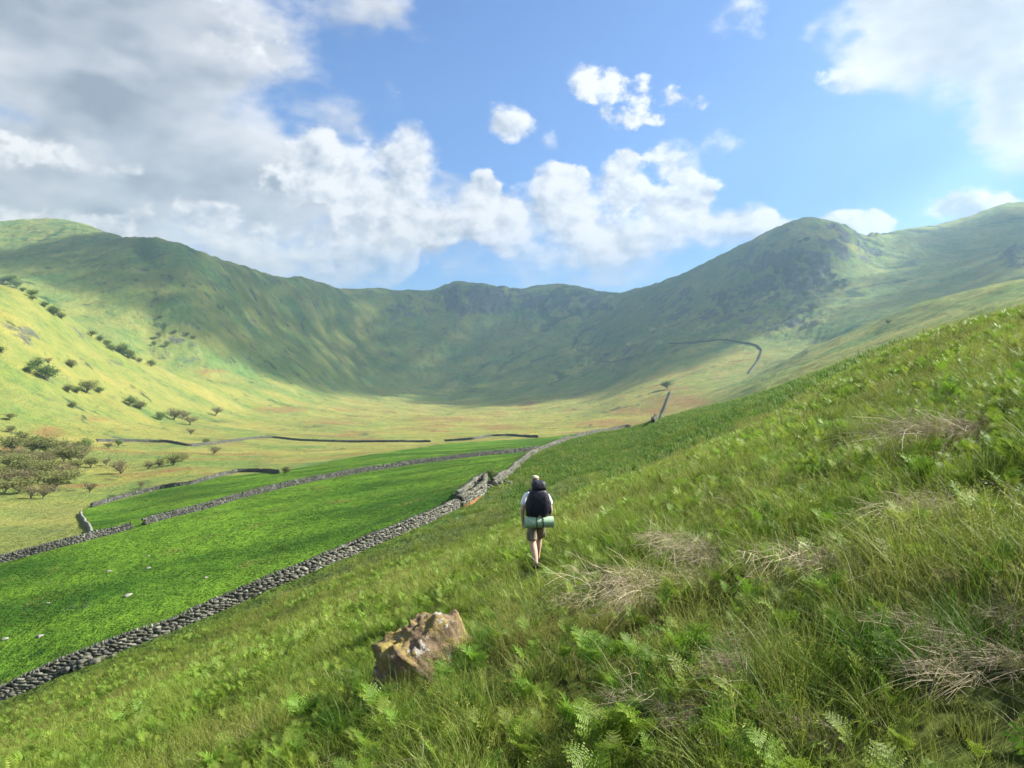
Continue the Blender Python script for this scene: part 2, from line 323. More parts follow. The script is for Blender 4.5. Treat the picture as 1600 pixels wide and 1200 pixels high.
# ------------------------------------------------------------------ object helpers
def setp(o, label=None, cat=None, group=None, kind=None):
    if label: o['label'] = label
    if cat: o['category'] = cat
    if group: o['group'] = group
    if kind: o['kind'] = kind
    return o
def mesh_np(name, V, Fq, mat=None, smooth=False):
    """mesh from numpy verts and a (n,3) or (n,4) face array or list of such arrays"""
    me = bpy.data.meshes.new(name); V = np.asarray(V, np.float32).reshape(-1, 3)
    Fs = Fq if isinstance(Fq, list) else [Fq]; Fs = [np.asarray(f, np.int32) for f in Fs if len(f)]
    me.vertices.add(len(V)); me.vertices.foreach_set('co', V.ravel())
    li = np.concatenate([f.ravel() for f in Fs]) if Fs else np.zeros(0, np.int32)
    tot = np.concatenate([np.full(len(f), f.shape[1], np.int32) for f in Fs]) if Fs else np.zeros(0, np.int32)
    me.loops.add(len(li)); me.loops.foreach_set('vertex_index', li)
    me.polygons.add(len(tot)); st = np.concatenate([[0], np.cumsum(tot)[:-1]]).astype(np.int32) if len(tot) else tot
    me.polygons.foreach_set('loop_start', st); me.polygons.foreach_set('loop_total', tot)
    if smooth: me.polygons.foreach_set('use_smooth', np.ones(len(tot), bool))
    me.update(calc_edges=True); me.validate()
    if mat: me.materials.append(mat)
    return me
def link(name, me, parent=None, loc=None, rz=None):
    o = bpy.data.objects.new(name, me); col.objects.link(o); o.parent = parent
    if loc is not None: o.location = loc
    if rz is not None: o.rotation_euler = (0, 0, rz)
    return o
def fattr(me, name, arr, typ='FLOAT', dom='POINT'):
    a = me.attributes.new(name, typ, dom)
    a.data.foreach_set('color' if typ == 'FLOAT_COLOR' else ('vector' if typ == 'FLOAT_VECTOR' else 'value'), np.asarray(arr, np.float32 if typ != 'INT' else np.int32).ravel())
def newmat(name):
    m = bpy.data.materials.new(name); m.use_nodes = True; t = NT(m.node_tree); t.n.clear(); return m, t
def out_surface(t, shader):
    o = t.n.new('ShaderNodeOutputMaterial'); t.l.new(shader, o.inputs['Surface']); return o
def principled(t, color, rough=.85, spec=.2, normal=None, **kw):
    b = t.n.new('ShaderNodeBsdfPrincipled'); t.put(b.inputs['Base Color'], color); t.put(b.inputs['Roughness'], rough); b.inputs['Specular IOR Level'].default_value = spec
    if normal is not None: t.l.new(normal, b.inputs['Normal'])
    for k, v in kw.items(): t.put(b.inputs[k], v)
    return b.outputs[0]
def bump(t, h, strength=.5, dist=.1):
    n = t.n.new('ShaderNodeBump'); t.put(n.inputs['Height'], h); n.inputs['Strength'].default_value = strength; n.inputs['Distance'].default_value = dist; return n.outputs[0]

# ------------------------------------------------------------------ turf material
def turf_material():
    m, t = newmat('turf')
    g = t.n.new('ShaderNodeNewGeometry'); pos = g.outputs['Position']
    mk = t.sep(t.attr('mask', out='Color')); past_, dry_, red_ = mk[0], mk[1], mk[2]
    mk2 = t.sep(t.attr('mask2', out='Color')); rock_, brk_, near_ = mk2[0], mk2[1], mk2[2]
    fine = t.noise(pos, 1.3, 4, .68); mid = t.noise(pos, .11, 5, .68); big = t.noise(pos, .016, 6, .66)
    gul = t.attr('gully')
    c = t.mix(t.lstep(mid, .34, .66), (.040, .092, .032), (.105, .165, .050))          # rough fell grass
    c = t.mix(t.lstep(big, .42, .60), c, t.mix(.75, c, (.155, .175, .050)))
    dm = t.m('MULTIPLY', dry_, t.lstep(mid, .28, .62, .35, 1.2))
    c = t.mix(dm, c, t.mix(t.lstep(big, .36, .64), (.145, .175, .036), (.235, .208, .060)))
    c = t.mix(t.m('MULTIPLY', red_, t.lstep(mid, .32, .54)), c, (.165, .085, .040))
    pb = t.noise(t.v('MULTIPLY', pos, (.7, 1.3, 1)), .038, 6, .62)
    pc = t.mix(t.lstep(pb, .38, .60), (.030, .080, .008), (.095, .185, .016))
    pc = t.mix(t.sstep(mid, .56, .68), pc, (.105, .130, .024))
    pc = t.mix(t.sstep(t.noise(pos, .30, 4, .7), .60, .74), pc, (.018, .055, .008))
    c = t.mix(past_, c, pc)
    bc = t.mix(t.lstep(t.noise(pos, .22, 5, .7), .36, .62), (.030, .064, .010), (.075, .125, .020))
    c = t.mix(brk_, c, bc)
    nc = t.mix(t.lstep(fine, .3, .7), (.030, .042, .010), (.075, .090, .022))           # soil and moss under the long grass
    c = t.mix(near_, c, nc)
    rn = t.noise(pos, .10, 6, .74)
    rc = t.mix(t.lstep(rn, .3, .7), (.022, .028, .028), (.105, .110, .100))
    ck = t.noise(t.v('MULTIPLY', pos, (1, 1, .55)), .034, 8, .76)
    c = t.mix(t.sstep(t.m('ADD', rock_, t.m('MULTIPLY_ADD', ck, 3.4, -1.75)), .38, .52), c, rc)
    # screes, outcrops and dark bracken scattered over the steep faces, darker green down the gullies
    steep = t.sstep(t.sep(g.outputs['True Normal'])[2], .93, .72)
    c = t.mix(t.m('MULTIPLY', t.m('MULTIPLY', steep, .85), t.sstep(ck, .55, .61)), c, rc)
    c = t.mix(t.m('MULTIPLY', t.sstep(t.m('ADD', gul, t.m('MULTIPLY_ADD', ck, 1.4, -.7)), .30, .55), .85), c, (.024, .050, .022))
    far_ = t.m('SUBTRACT', 1.0, near_)
    c = t.mix(t.m('MULTIPLY', t.sstep(t.noise(pos, .55, 3, .7), .60, .72), .55), c, t.mix(.75, c, (.02, .03, .01)))
    h = t.m('ADD', t.m('MULTIPLY', fine, .30), t.m('ADD', t.m('MULTIPLY', mid, 2.0), t.m('MULTIPLY', ck, 12.0)))
    sh = principled(t, c, .95, .05, bump(t, h, .75, 1.0))
    out_surface(t, sh); return m
TURF = turf_material()

# ------------------------------------------------------------------ terrain sheets
idx = np.arange(nT * nR).reshape(nT, nR)
q = np.stack([idx[:-1, :-1], idx[1:, :-1], idx[1:, 1:], idx[:-1, 1:]], -1)       # (nT-1, nR-1, 4)
wrap = np.stack([idx[-1, :-1], idx[0, :-1], idx[0, 1:], idx[-1, 1:]], -1)[None]
q = np.concatenate([q, wrap], 0)
def fc(a):
    return a[:, :-1]
zone = np.full(HG.shape, 3)
zone[Rg >= 0] = 3
Zf = np.zeros(HG.shape, int)
Zf[:] = 3                                                              # valley floor
Zf[hill] = 0
Zf[past & ~hill] = 1
slope_r = (Xpx > 985) & (Rg > KDg(1)) & (Rg <= KDg(5)) & ~hill
Zf[slope_r] = 2
toe = np.where(Xpx < 460, KDg(5), np.where(Xpx > 1000, KDg(5), KDg(6)))
beyond = (Rg > toe) & ~hill
Zf[beyond & (Xpx < 620)] = 4
Zf[beyond & (Xpx >= 620) & (Xpx < 975)] = 5
Zf[beyond & (Xpx >= 975)] = 6
names = {0: ('hillside', 'steep grassy hillside with bracken that the hiker walks on'), 1: ('pasture', 'vivid green pasture between the dry stone walls'),
         2: ('far_slope', 'sunlit green slope beyond the brow on the right'), 3: ('valley_floor', 'straw coloured valley floor'),
         4: ('fell_left', 'long green fell on the left of the valley'), 5: ('headwall', 'craggy shaded headwall closing the valley'), 6: ('fell_right', 'craggy fell with a rocky summit on the right')}
zf = fc(Zf)
Vall = np.stack([XX, YY, GZ], -1).reshape(-1, 3)
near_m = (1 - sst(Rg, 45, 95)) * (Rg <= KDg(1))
gully = np.clip(-STR * 2.6 - .25, 0, 1) * mtn * (1 - .6 * w1) + sst(np.abs(fbm(XX / 130, YY / 60, 4, 401)), .05, .0) * .5 * np.maximum(left, floor)
mask = np.stack([M_past + strip * .75, dry, red, np.ones_like(dry)], -1).reshape(-1, 4)
mask2 = np.stack([rock_m, brk, near_m, np.ones_like(dry)], -1).reshape(-1, 4)
for k, (nm, lab) in names.items():
    qs = q[zf == k]
    if not len(qs): continue
    used = np.unique(qs); rm = np.full(nT * nR, -1); rm[used] = np.arange(len(used))
    me = mesh_np(nm, Vall[used], rm[qs][:, ::-1], TURF, True)
    fattr(me, 'mask', mask[used], 'FLOAT_COLOR'); fattr(me, 'mask2', mask2[used], 'FLOAT_COLOR'); fattr(me, 'gully', gully.reshape(-1)[used])
    setp(link(nm, me), lab, None, None, 'structure')

# ------------------------------------------------------------------ clouds out of the picture, up-sun: they throw the cloud shadows on the land
def ico_unit(sub=2):
    import bmesh
    bm = bmesh.new(); bmesh.ops.create_icosphere(bm, subdivisions=sub, radius=1)
    V = np.array([v.co[:] for v in bm.verts]); Fc = np.array([[v.index for v in f.verts] for f in bm.faces]); bm.free(); return V, Fc
ICO_V, ICO_F = ico_unit(2)
ICO3_V, ICO3_F = ico_unit(3)
def cloud_material(clear):
 m_, t_ = newmat('cloud_white')
 dfn = t_.n.new('ShaderNodeBsdfDiffuse'); dfn.inputs[0].default_value = (.9, .9, .9, 1)
 trn = t_.n.new('ShaderNodeBsdfTranslucent'); trn.inputs[0].default_value = (.9, .9, .9, 1)
 mx_ = t_.n.new('ShaderNodeMixShader'); mx_.inputs[0].default_value = .25; t_.l.new(dfn.outputs[0], mx_.inputs[1]); t_.l.new(trn.outputs[0], mx_.inputs[2])
 thin = t_.n.new('ShaderNodeBsdfTransparent'); mx2 = t_.n.new('ShaderNodeMixShader'); mx2.inputs[0].default_value = clear      # thin vapour: part of the sunlight comes straight through
 t_.l.new(mx_.outputs[0], mx2.inputs[1]); t_.l.new(thin.outputs[0], mx2.inputs[2])
 out_surface(t_, mx2.outputs[0]); return m_
S_ = np.array(SUN); U_ = np.cross((0, 0, 1), S_); U_ /= np.linalg.norm(U_); V_ = np.cross(S_, U_)
def shade_cloud(sel, alt, cell, rad, label, seed, clear):
    rng = np.random.default_rng(seed)
    p = np.stack([XX[sel], YY[sel], GZ[sel]], -1)
    p = p + S_ * ((alt - p[:, 2]) / S_[2])[:, None]
    u = p @ U_; v = p @ V_
    key = np.floor(u / cell).astype(np.int64) * 100000 + np.floor(v / cell).astype(np.int64)
    _, first = np.unique(key, return_index=True)
    Vs = []; Fs = []; n = 0
    for i in first:
        u0 = (math.floor(u[i] / cell) + .5 + rng.uniform(-.25, .25)) * cell; v0 = (math.floor(v[i] / cell) + .5 + rng.uniform(-.25, .25)) * cell
        a = p[i] + U_ * (u0 - u[i]) + V_ * (v0 - v[i]) + S_ * rng.uniform(-1, 1) * cell
        r = rad * rng.uniform(.8, 1.25)
        k = 1 + .18 * np.sin(ICO_V @ rng.normal(0, 3, 3) + rng.uniform(0, 6)); 
        Vs.append(ICO_V * (r * k)[:, None] * (1, 1, .8) + a); Fs.append(ICO_F + n); n += len(ICO_V)
    o = link('cloud', mesh_np('cloud', np.concatenate(Vs), np.concatenate(Fs), cloud_material(clear), True))
    return setp(o, label, None, None, 'stuff')
inP = lambda poly: inpoly(poly, Xpx, Ypx)
selA = ((Zf == 0) & (Rg < 300) & ((np.abs(TH)[:, None] < R(50)) | (Rg < 60))) | (Zf == 1) | (slope_r & (Rg < KDg(1) * 1.04))
selA |= inP([(-300, 1200), (-300, 845), (0, 835), (140, 812), (140, 850)]) & (Rg < KDg(3)) & (YY > 0)
shade_cloud(selA, 850, 11, 11.5, 'white cumulus cloud high to the right, shading the near hillside', 5, .965)
POLY_B = [(-300, 425), (0, 414), (90, 408), (180, 428), (240, 448), (300, 500), (380, 560), (430, 590), (520, 602), (600, 614), (690, 614), (735, 640), (850, 626), (930, 610), (1010, 598), (1060, 570), (1110, 535), (1200, 518), (1262, 482), (1282, 440), (1262, 405), (1244, 370), (1225, 356), (1200, 352), (1200, 280), (200, 280), (190, 372), (100, 395), (-300, 395)]
lat = (Rg > KDg(6) * 1.0) & (YY > 0) & (Rg < KDg(9) * 1.06)
selB = inP(POLY_B) & lat
POLY_C = [(1418, 388), (1442, 440), (1425, 474), (1480, 490), (1620, 452), (1800, 430), (1800, 340), (1560, 345), (1450, 372)]
selC = inP(POLY_C) & (Rg > KDg(6)) & (YY > 0) & (Rg < KDg(9) * 1.02)
jag = fbm(XX / 160, YY / 160, 3, 201)
shade_cloud(selB, 2300, 46, 44, 'broad white cumulus bank far above the valley head', 6, .68)
shade_cloud(selC, 2300, 46, 44, 'white cumulus cloud far above the right hand fell', 7, .70)

# ------------------------------------------------------------------ haze
hb = np.array([(x, y, z) for x in (-4600, 4600) for y in (-4600, 4600) for z in (float(GZ.min()) - 3, float(GZ.max()) + 12)])
hq = np.array([(0, 1, 3, 2), (4, 6, 7, 5), (0, 4, 5, 1), (2, 3, 7, 6), (0, 2, 6, 4), (1, 5, 7, 3)])
m_, t_ = newmat('haze_air')
pv = t_.n.new('ShaderNodeVolumePrincipled'); pv.inputs['Color'].default_value = (.52, .78, 1.0, 1); pv.inputs['Density'].default_value = 0.00018; pv.inputs['Anisotropy'].default_value = 0.72
o_ = t_.n.new('ShaderNodeOutputMaterial'); t_.l.new(pv.outputs[0], o_.inputs['Volume'])
setp(link('haze', mesh_np('haze', hb, hq, m_)), 'thin blue summer haze filling the valley', None, None, 'stuff')

# ------------------------------------------------------------------ stone
def stone_material(name, dark, light, moss, moss_amt, scale=1.0, lichen=.35):
    m, t = newmat(name)
    g = t.n.new('ShaderNodeTexCoord'); pos = g.outputs['Object']
    n1 = t.noise(pos, 3.2 * scale, 6, .65); n2 = t.noise(pos, 14 * scale, 5, .7); n3 = t.noise(pos, 1.4 * scale, 5, .62)
    c = t.mix(t.lstep(n1, .32, .68), dark, light)
    c = t.mix(t.m('MULTIPLY', t.lstep(n2, .35, .7), .45), c, t.mix(.6, c, dark))
    c = t.mix(t.m('MULTIPLY', t.sstep(n3, .54, .64), lichen), c, (.42, .42, .36))
    tone = t.attr('tone'); c = t.mix(1.0, c, t.comb(tone, tone, tone), 'MULTIPLY')
    up = t.sstep(t.sep(t.n.new('ShaderNodeNewGeometry').outputs['Normal'])[2], .15, .8)
    c = t.mix(t.m('MULTIPLY', t.m('MULTIPLY', up, moss_amt), t.sstep(t.noise(pos, 2.4 * scale, 6, .68), .40, .60)), c, moss)
    out_surface(t, principled(t, c, .9, .2, bump(t, t.m('ADD', n1, t.m('MULTIPLY', n2, .4)), .6, .05 / scale)))
    return m
M_WALL = stone_material('wall_stone', (.050, .049, .046), (.20, .195, .18), (.075, .09, .03), .7)
M_FAR = stone_material('far_wall_stone', (.032, .033, .033), (.11, .108, .10), (.05, .062, .025), .6, .5, .2)
BOXF = np.array([(0, 2, 3, 1), (4, 5, 7, 6), (0, 1, 5, 4), (2, 6, 7, 3), (0, 4, 6, 2), (1, 3, 7, 5)])
BOXV = np.array([(x, y, z) for x in (-.5, .5) for y in (-.5, .5) for z in (-.5, .5)])
def stones_mesh(name, items, mat, seed):
    """items: (centre, tangent2d, length, depth, height)"""
    rng = np.random.default_rng(seed); n = len(items)
    C = np.array([i[0] for i in items]); T = np.array([i[1] for i in items]); S = np.array([i[2:5] for i in items])
    V = BOXV[None] * S[:, None, :] * (1 + rng.uniform(-.2, .2, (n, 8, 3)))
    a = rng.normal(0, .10, n); T2 = np.stack([T[:, 0] * np.cos(a) - T[:, 1] * np.sin(a), T[:, 0] * np.sin(a) + T[:, 1] * np.cos(a)], -1)
    roll = rng.normal(0, .13, n)
    vz = V[..., 2] * np.cos(roll)[:, None] + V[..., 0] * np.sin(roll)[:, None]; vx = V[..., 0] * np.cos(roll)[:, None] - V[..., 2] * np.sin(roll)[:, None]
    x = vx * T2[:, 0:1] - V[..., 1] * T2[:, 1:2]; y = vx * T2[:, 1:2] + V[..., 1] * T2[:, 0:1]
    P_ = np.stack([x, y, vz], -1) + C[:, None, :]
    Fq = (BOXF[None] + (np.arange(n) * 8)[:, None, None]).reshape(-1, 4)
    me = mesh_np(name, P_.reshape(-1, 3), Fq, mat)
    fattr(me, 'tone', np.repeat(rng.choice([.45, .65, .85, 1.0, 1.15, 1.5], n, p=[.12, .22, .26, .22, .13, .05]), 8))
    return me
def resample(pts, step):
    p = np.array([(v[0], v[1]) for v in pts]); s = np.concatenate([[0], np.cumsum(np.hypot(*np.diff(p, axis=0).T))])
    q_ = np.arange(0, s[-1], step); return np.stack([np.interp(q_, s, p[:, 0]), np.interp(q_, s, p[:, 1])], -1), s[-1]
def smooth2(p, k):
    for _ in range(k): p[1:-1] = (p[:-2] + 2 * p[1:-1] + p[2:]) / 4
    return p
def dry_wall(pts, height, thick, label, stone=(.32, .2), mat=None, seed=1, gaps=(), ruin=0.35, group=None):
    rng = np.random.default_rng(seed); mat = mat or M_WALL
    p, L = resample(pts, .25)
    p = smooth2(p, 12)
    tan = np.gradient(p, axis=0); tan /= np.linalg.norm(tan, axis=1)[:, None]
    gz = ground(p[:, 0], p[:, 1]); gz = np.convolve(np.pad(gz, 4, 'edge'), np.ones(9) / 9, 'valid')
    gz = np.minimum(gz, ground(p[:, 0], p[:, 1]))
    sag = 1 - ruin * np.clip(fbm(np.arange(len(p)) * .25 / 9, np.full(len(p), seed * 3.7), 4, seed) * 1.6 + .15, 0, .75)
    wob = fbm(np.arange(len(p)) * .25 / 14, np.full(len(p), seed * 1.3), 3, seed + 9) * .35
    body = []; cope = []
    def frame(s):
        f = min(s / .25, len(p) - 1.001); i = int(f); a = f - i
        return p[i] * (1 - a) + p[i + 1] * a, tan[i], gz[i] * (1 - a) + gz[i + 1] * a, sag[i], wob[i]
    nc = max(2, int(round(height / stone[1])))
    for side in (-1, 1):
        for c_ in range(nc):
            s = rng.uniform(0, stone[0])
            while s < L - .3:
                ln = stone[0] * rng.uniform(.6, 1.7)
                ps, tn, z0, sg, wb_ = frame(s + ln / 2)
                if not any(a <= s / L <= b for a, b in gaps) and (c_ + .5) / nc < sg + rng.uniform(-.08, .05):
                    h = height / nc; off = thick * (.33 - .12 * c_ / nc)
                    ctr = (ps[0] - tn[1] * (side * off + wb_), ps[1] + tn[0] * (side * off + wb_), z0 + h * (c_ + .5) - .12 + rng.normal(0, .02))
                    body.append((ctr, tn, ln * 1.02, thick * .5 * rng.uniform(.85, 1.15), h * rng.uniform(.95, 1.25)))
                s += ln
    s = 0
    while s < L - .3:                                                           # cope stones on edge
        ln = stone[1] * rng.uniform(.5, 1.2)
        ps, tn, z0, sg, wb_ = frame(s)
        if not any(a <= s / L <= b for a, b in gaps) and rng.random() < .93:
            h = stone[1] * rng.uniform(1.0, 1.7)
            cope.append(((ps[0] - tn[1] * wb_, ps[1] + tn[0] * wb_, z0 - .12 + height * min(1, sg + .04) + h * .3), tn, ln, thick * rng.uniform(.55, .85), h))
        s += ln
    mid = p[len(p) // 2]
    root = link('dry_stone_wall', None, None); setp(root, label, 'stone wall', group)
    root.location = (mid[0], mid[1], float(ground(mid[0], mid[1])))
    inv = Vector(root.location)
    for nm, it in (('stonework', body), ('cope_stones', cope)):
        it = [((c[0] - inv.x, c[1] - inv.y, c[2] - inv.z), *rest) for (c, *rest) in it]
        setp(link(nm, stones_mesh(nm, it, mat, seed + len(nm)), root), None, None, None, 'stuff')
    return root
def line_pts(k, X0, X1, n=80, ds=0.0):
    X = np.linspace(X0, X1, n); D, z = line_at(k, X); D = D + ds; return [((x - 800) / F * d, d) for x, d in zip(X, D)]
def px_pts(lst, n=14):
    out = []
    for (a, b) in zip(lst[:-1], lst[1:]):
        for k in range(n):
            t = k / n; v = at_px(a[0] + (b[0] - a[0]) * t, a[1] + (b[1] - a[1]) * t, 100); out.append((v.x, v.y))
    v = at_px(*lst[-1], 100); out.append((v.x, v.y))
    q_ = np.array(out)
    for _ in range(10): q_[1:-1] = (q_[:-2] + 2 * q_[1:-1] + q_[2:]) / 4
    return [tuple(x) for x in q_]
WALLS = []; m_pale = stone_material('pale_wall_stone', (.12, .12, .115), (.34, .335, .31), (.08, .09, .03), .3)
def W_(*a, **k): r = dry_wall(*a, **k); WALLS.append(r); return r
W_(line_pts(1, -170, 716, 120), 1.22, .62, 'long grey dry stone wall climbing from lower left to the ruined sheepfold', (.40, .15), seed=3, ruin=.45)
W_(line_pts(1, 771, 985, 60), 1.15, .6, 'grey dry stone wall running on uphill beyond the ruined sheepfold', (.42, .17), seed=5, ruin=.3)
W_(line_pts(2, -170, 205, 60), 1.15, .6, 'dark dry stone wall crossing the pasture at left, up to the gateway gap', (.5, .28), M_FAR, seed=7, ruin=.25)
W_(line_pts(2, 223, 842, 90), 1.1, .6, 'dark dry stone wall crossing the pasture right of the gateway gap', (.55, .3), M_FAR, seed=9, ruin=.2)
W_([((X - 800) / F * d, d) for X, d in ((143, 130.5), (139, 146), (132, 170), (125, 198))], 0.8, .5, 'short pale tumbledown wall stub linking two field walls', (.4, .2), m_pale, seed=11, ruin=.4)
W_(px_pts([(143, 793), (190, 779), (250, 764), (300, 757), (345, 744), (372, 738), (405, 737), (436, 740)]), 1.05, .6, 'dark curved wall along the lower edge of the pasture', (.7, .35), M_FAR, seed=13, ruin=.25)
W_(px_pts([(150, 690), (200, 690), (262, 691), (296, 698), (340, 693), (372, 689), (400, 685), (425, 684), (470, 689), (540, 691), (610, 691), (672, 691)]), 1.25, .8, 'thin dark wall winding across the straw valley floor', (.9, .4), M_FAR, seed=15, ruin=.15)
W_(px_pts([(694, 690), (740, 687), (765, 682), (795, 681), (840, 684)]), 1.25, .8, 'thin dark wall on the valley floor right of the break', (.9, .4), M_FAR, seed=17, ruin=.15)
W_(px_pts([(1020, 664), (1036, 648), (1042, 630), (1048, 612)]), 1.5, .9, 'wall climbing to the lone round tree', (.9, .4), M_FAR, seed=19, ruin=.15)
W_(px_pts([(1045, 538), (1085, 536), (1130, 531), (1160, 536), (1182, 540), (1191, 548), (1186, 562), (1178, 574), (1170, 584)]), 1.5, 1.1, 'hooked stone wall below the craggy summit', (1.6, .8), M_FAR, seed=21, ruin=.1)
W_(px_pts([(950, 506), (944, 530), (936, 552), (940, 566), (960, 566), (1000, 556)]), 1.4, 1.0, 'faint wall looping down the shaded headwall foot', (1.6, .8), M_FAR, seed=23, ruin=.15)

# ------------------------------------------------------------------ ruined sheepfold: two short thick walls and a heap of fallen stone
sfa = [((X - 800) / F * d, d) for X, d in ((717, 86), (728, 88.5), (742, 92), (752, 95.5))]
W_(sfa, 1.35, 1.0, 'thick ruined front wall of the sheepfold above the red earth bank', (.5, .28), seed=27, ruin=.4)
sfb = [((X - 800) / F * d, d) for X, d in ((715, 92), (724, 97), (741, 106), (758, 112))]
W_(sfb, 1.2, .9, 'mossy ruined back wall of the sheepfold beside the small bush', (.5, .28), seed=29, ruin=.45)
sfc = [((X - 800) / F * d, d) for X, d in ((757, 111), (757, 105), (756, 99), (755, 97))]
W_(sfc, 1.15, .7, 'short end wall of the ruined sheepfold', (.45, .28), seed=31, ruin=.3)
def heap(cx, cy, n, sx, sy, size, label, seed):
    rng = np.random.default_rng(seed); z0 = float(ground(cx, cy)); root = link('stone_heap', None, None, (cx, cy, z0)); setp(root, label, 'stone heap')
    it = []
    for k in range(n):
        a, b = rng.normal(0, .4, 2); x, y = a * sx, b * sy; r = math.hypot(a, b)
        z = float(ground(cx + x, cy + y)) - z0 + max(0, .55 - r * .7) * rng.uniform(0, 1.2)
        an = rng.uniform(0, 6.3); s_ = size * rng.uniform(.6, 1.6)
        it.append(((x, y, z + s_ * .15), (math.cos(an), math.sin(an)), s_ * 1.4, s_, s_ * .7))
    setp(link('fallen_stones', stones_mesh('fallen_stones', it, M_WALL, seed), root), None, None, None, 'stuff')
heap((763 - 800) / F * 104, 104, 46, 3.5, 4.5, .38, 'heap of pale fallen stones at the end of the sheepfold', 41)
D_, z_ = line_at(1, np.array([122.0])); heap((122 - 800) / F * float(D_[0]), float(D_[0]), 60, 2.4, 1.4, .34, 'bulging heap of stones where the long wall has slumped', 43)
# red earth bank under the sheepfold front
m_, t_ = newmat('red_earth'); g_ = t_.n.new('ShaderNodeNewGeometry')
c_ = t_.mix(t_.lstep(t_.noise(g_.outputs['Position'], 2.5, 5, .65), .3, .7), (.13, .065, .03), (.26, .13, .06))
out_surface(t_, principled(t_, c_, .95, .05, bump(t_, t_.noise(g_.outputs['Position'], 4, 5, .7), .7, .15)))
bx = []; nb = 26; nw = 7
for i in range(nb):
    for j in range(nw):
        f = i / (nb - 1); X = 720 + 34 * f; d = 83.2 + 8.6 * f - (1.6 * math.sin(math.pi * f) + .2) * (1 - j / (nw - 1)) * 1.5 + 1.3
        x = (X - 800) / F * d; e = math.sin(math.pi * f) ** .5 * math.sin(math.pi * j / (nw - 1)) ** .7
        bx.append((x, d, float(ground(x, d)) - .12 + .42 * e + .07 * math.sin(i * 2.1 + j * 1.7)))
ij = np.arange(nb * nw).reshape(nb, nw)
bq = np.stack([ij[:-1, :-1], ij[1:, :-1], ij[1:, 1:], ij[:-1, 1:]], -1).reshape(-1, 4)
setp(link('earth_bank', mesh_np('earth_bank', bx, bq, m_, True)), 'bare red earth bank at the foot of the sheepfold wall', None, None, 'structure')

# ------------------------------------------------------------------ lichen-crusted boulder and field stones
def boulder_mesh(name, sx, sy, sz, seed, mat, sub=4, flat=.35, amp=.28):
    import bmesh
    bm = bmesh.new(); bmesh.ops.create_icosphere(bm, subdivisions=sub, radius=1)
    V = np.array([v.co[:] for v in bm.verts]); Fc = np.array([[v.index for v in f.verts] for f in bm.faces]); bm.free()
    # blocky: push towards a box, then break the faces
    k = 1 / np.max(np.abs(V), axis=1); V = V * (flat * k + (1 - flat))[:, None]
    rng = np.random.default_rng(seed)
    for _ in range(9):                                                      # plane cuts give facets
        nrm = rng.normal(0, 1, 3); nrm /= np.linalg.norm(nrm); h = rng.uniform(.72, .95); d = V @ nrm - h; V = V - np.outer(np.clip(d, 0, 9) * .9, nrm)
    o = rng.uniform(0, 50)
    n = fbm(V[:, 0] * 1.6 + V[:, 2] * 1.1 + o, V[:, 1] * 1.6 - V[:, 2] * 1.3, 5, seed, .58) * amp + fbm(V[:, 0] * 5 + V[:, 2] * 4, V[:, 1] * 5 - V[:, 2] * 4.4 + o, 4, seed + 3, .6) * amp * .45
    V = V * (1 + n)[:, None] * (sx, sy, sz)
    me = mesh_np(name, V, Fc, mat, False); fattr(me, 'tone', np.ones(len(V))); return me
def boulder_material():
    m, t = newmat('lichen_rock'); g = t.n.new('ShaderNodeTexCoord'); pos = g.outputs['Object']
    n1 = t.noise(pos, 4, 7, .68); n2 = t.noise(pos, 11, 6, .7); n3 = t.noise(pos, 2.2, 6, .65); n4 = t.noise(pos, 3.1, 6, .7)
    c = t.mix(t.lstep(n1, .3, .7), (.04, .03, .02), (.24, .175, .11))
    c = t.mix(t.sstep(n3, .44, .56), c, t.mix(t.lstep(n2, .3, .7), (.13, .10, .03), (.27, .22, .075)))         # ochre moss
    c = t.mix(t.sstep(n4, .565, .62), c, t.mix(t.lstep(n2, .35, .65), (.19, .185, .165), (.40, .385, .34)))         # pale lichen
    low = t.sstep(t.m('SUBTRACT', t.sep(pos)[2], t.m('MULTIPLY', t.sep(pos)[0], -.35)), .0, -.45)
    c = t.mix(t.m('MULTIPLY', low, .75), c, t.mix(t.lstep(n2, .3, .7), (.10, .055, .012), (.17, .105, .02)))   # orange-brown algae low down
    out_surface(t, principled(t, c, .92, .15, bump(t, t.m('ADD', n1, t.m('MULTIPLY', n2, .6)), .9, .06))); return m
M_BOULD = boulder_material()
p_ = at_px(668, 1068)
bd = Vector(((680 - 800) / F * 8.7, 8.7, 0)); bd.z = float(ground(bd.x, bd.y))
rk = link('boulder', boulder_mesh('boulder', .58, .50, .80, 12, M_BOULD, 6, .5, .26), None, (bd.x, bd.y, bd.z - .15))
rk.rotation_euler = (R(-6), R(-14), R(28))
setp(rk, 'big lichen and moss crusted boulder on the slope below the hiker', 'boulder')
fs = [(75, 943, 'pale field stone in the pasture by the left edge'), (200, 931, 'flat pale stone lying mid pasture'), (231, 869, 'small grey stone near the pasture gateway'), (170, 893, 'pale boulder below the field gateway'),
      (322, 903, 'little white stone in the pasture above the long wall'), (62, 995, 'low stone in the pasture near the slumped wall'), (8, 999, 'grey stone at the pasture edge, far left'), (75, 938, None), (232, 888, 'weathered slab in the pasture right of the gateway')]
m_fs = stone_material('field_stone', (.10, .10, .09), (.28, .275, .25), (.08, .10, .03), .3)
for k, (X, Y, lab) in enumerate(fs):
    if lab is None: continue
    v = at_px(X, Y, 30); s_ = (.45, .7, .4, .5, .42, .6, .5, .4, .5)[k] * .72
    o = link('field_stone', boulder_mesh('field_stone', s_, s_ * .7, s_ * .38, 60 + k, m_fs, 3, .3), None, (v.x, v.y, v.z + .03), k * 1.3); setp(o, lab, 'stone', 'stones lying in the pasture')

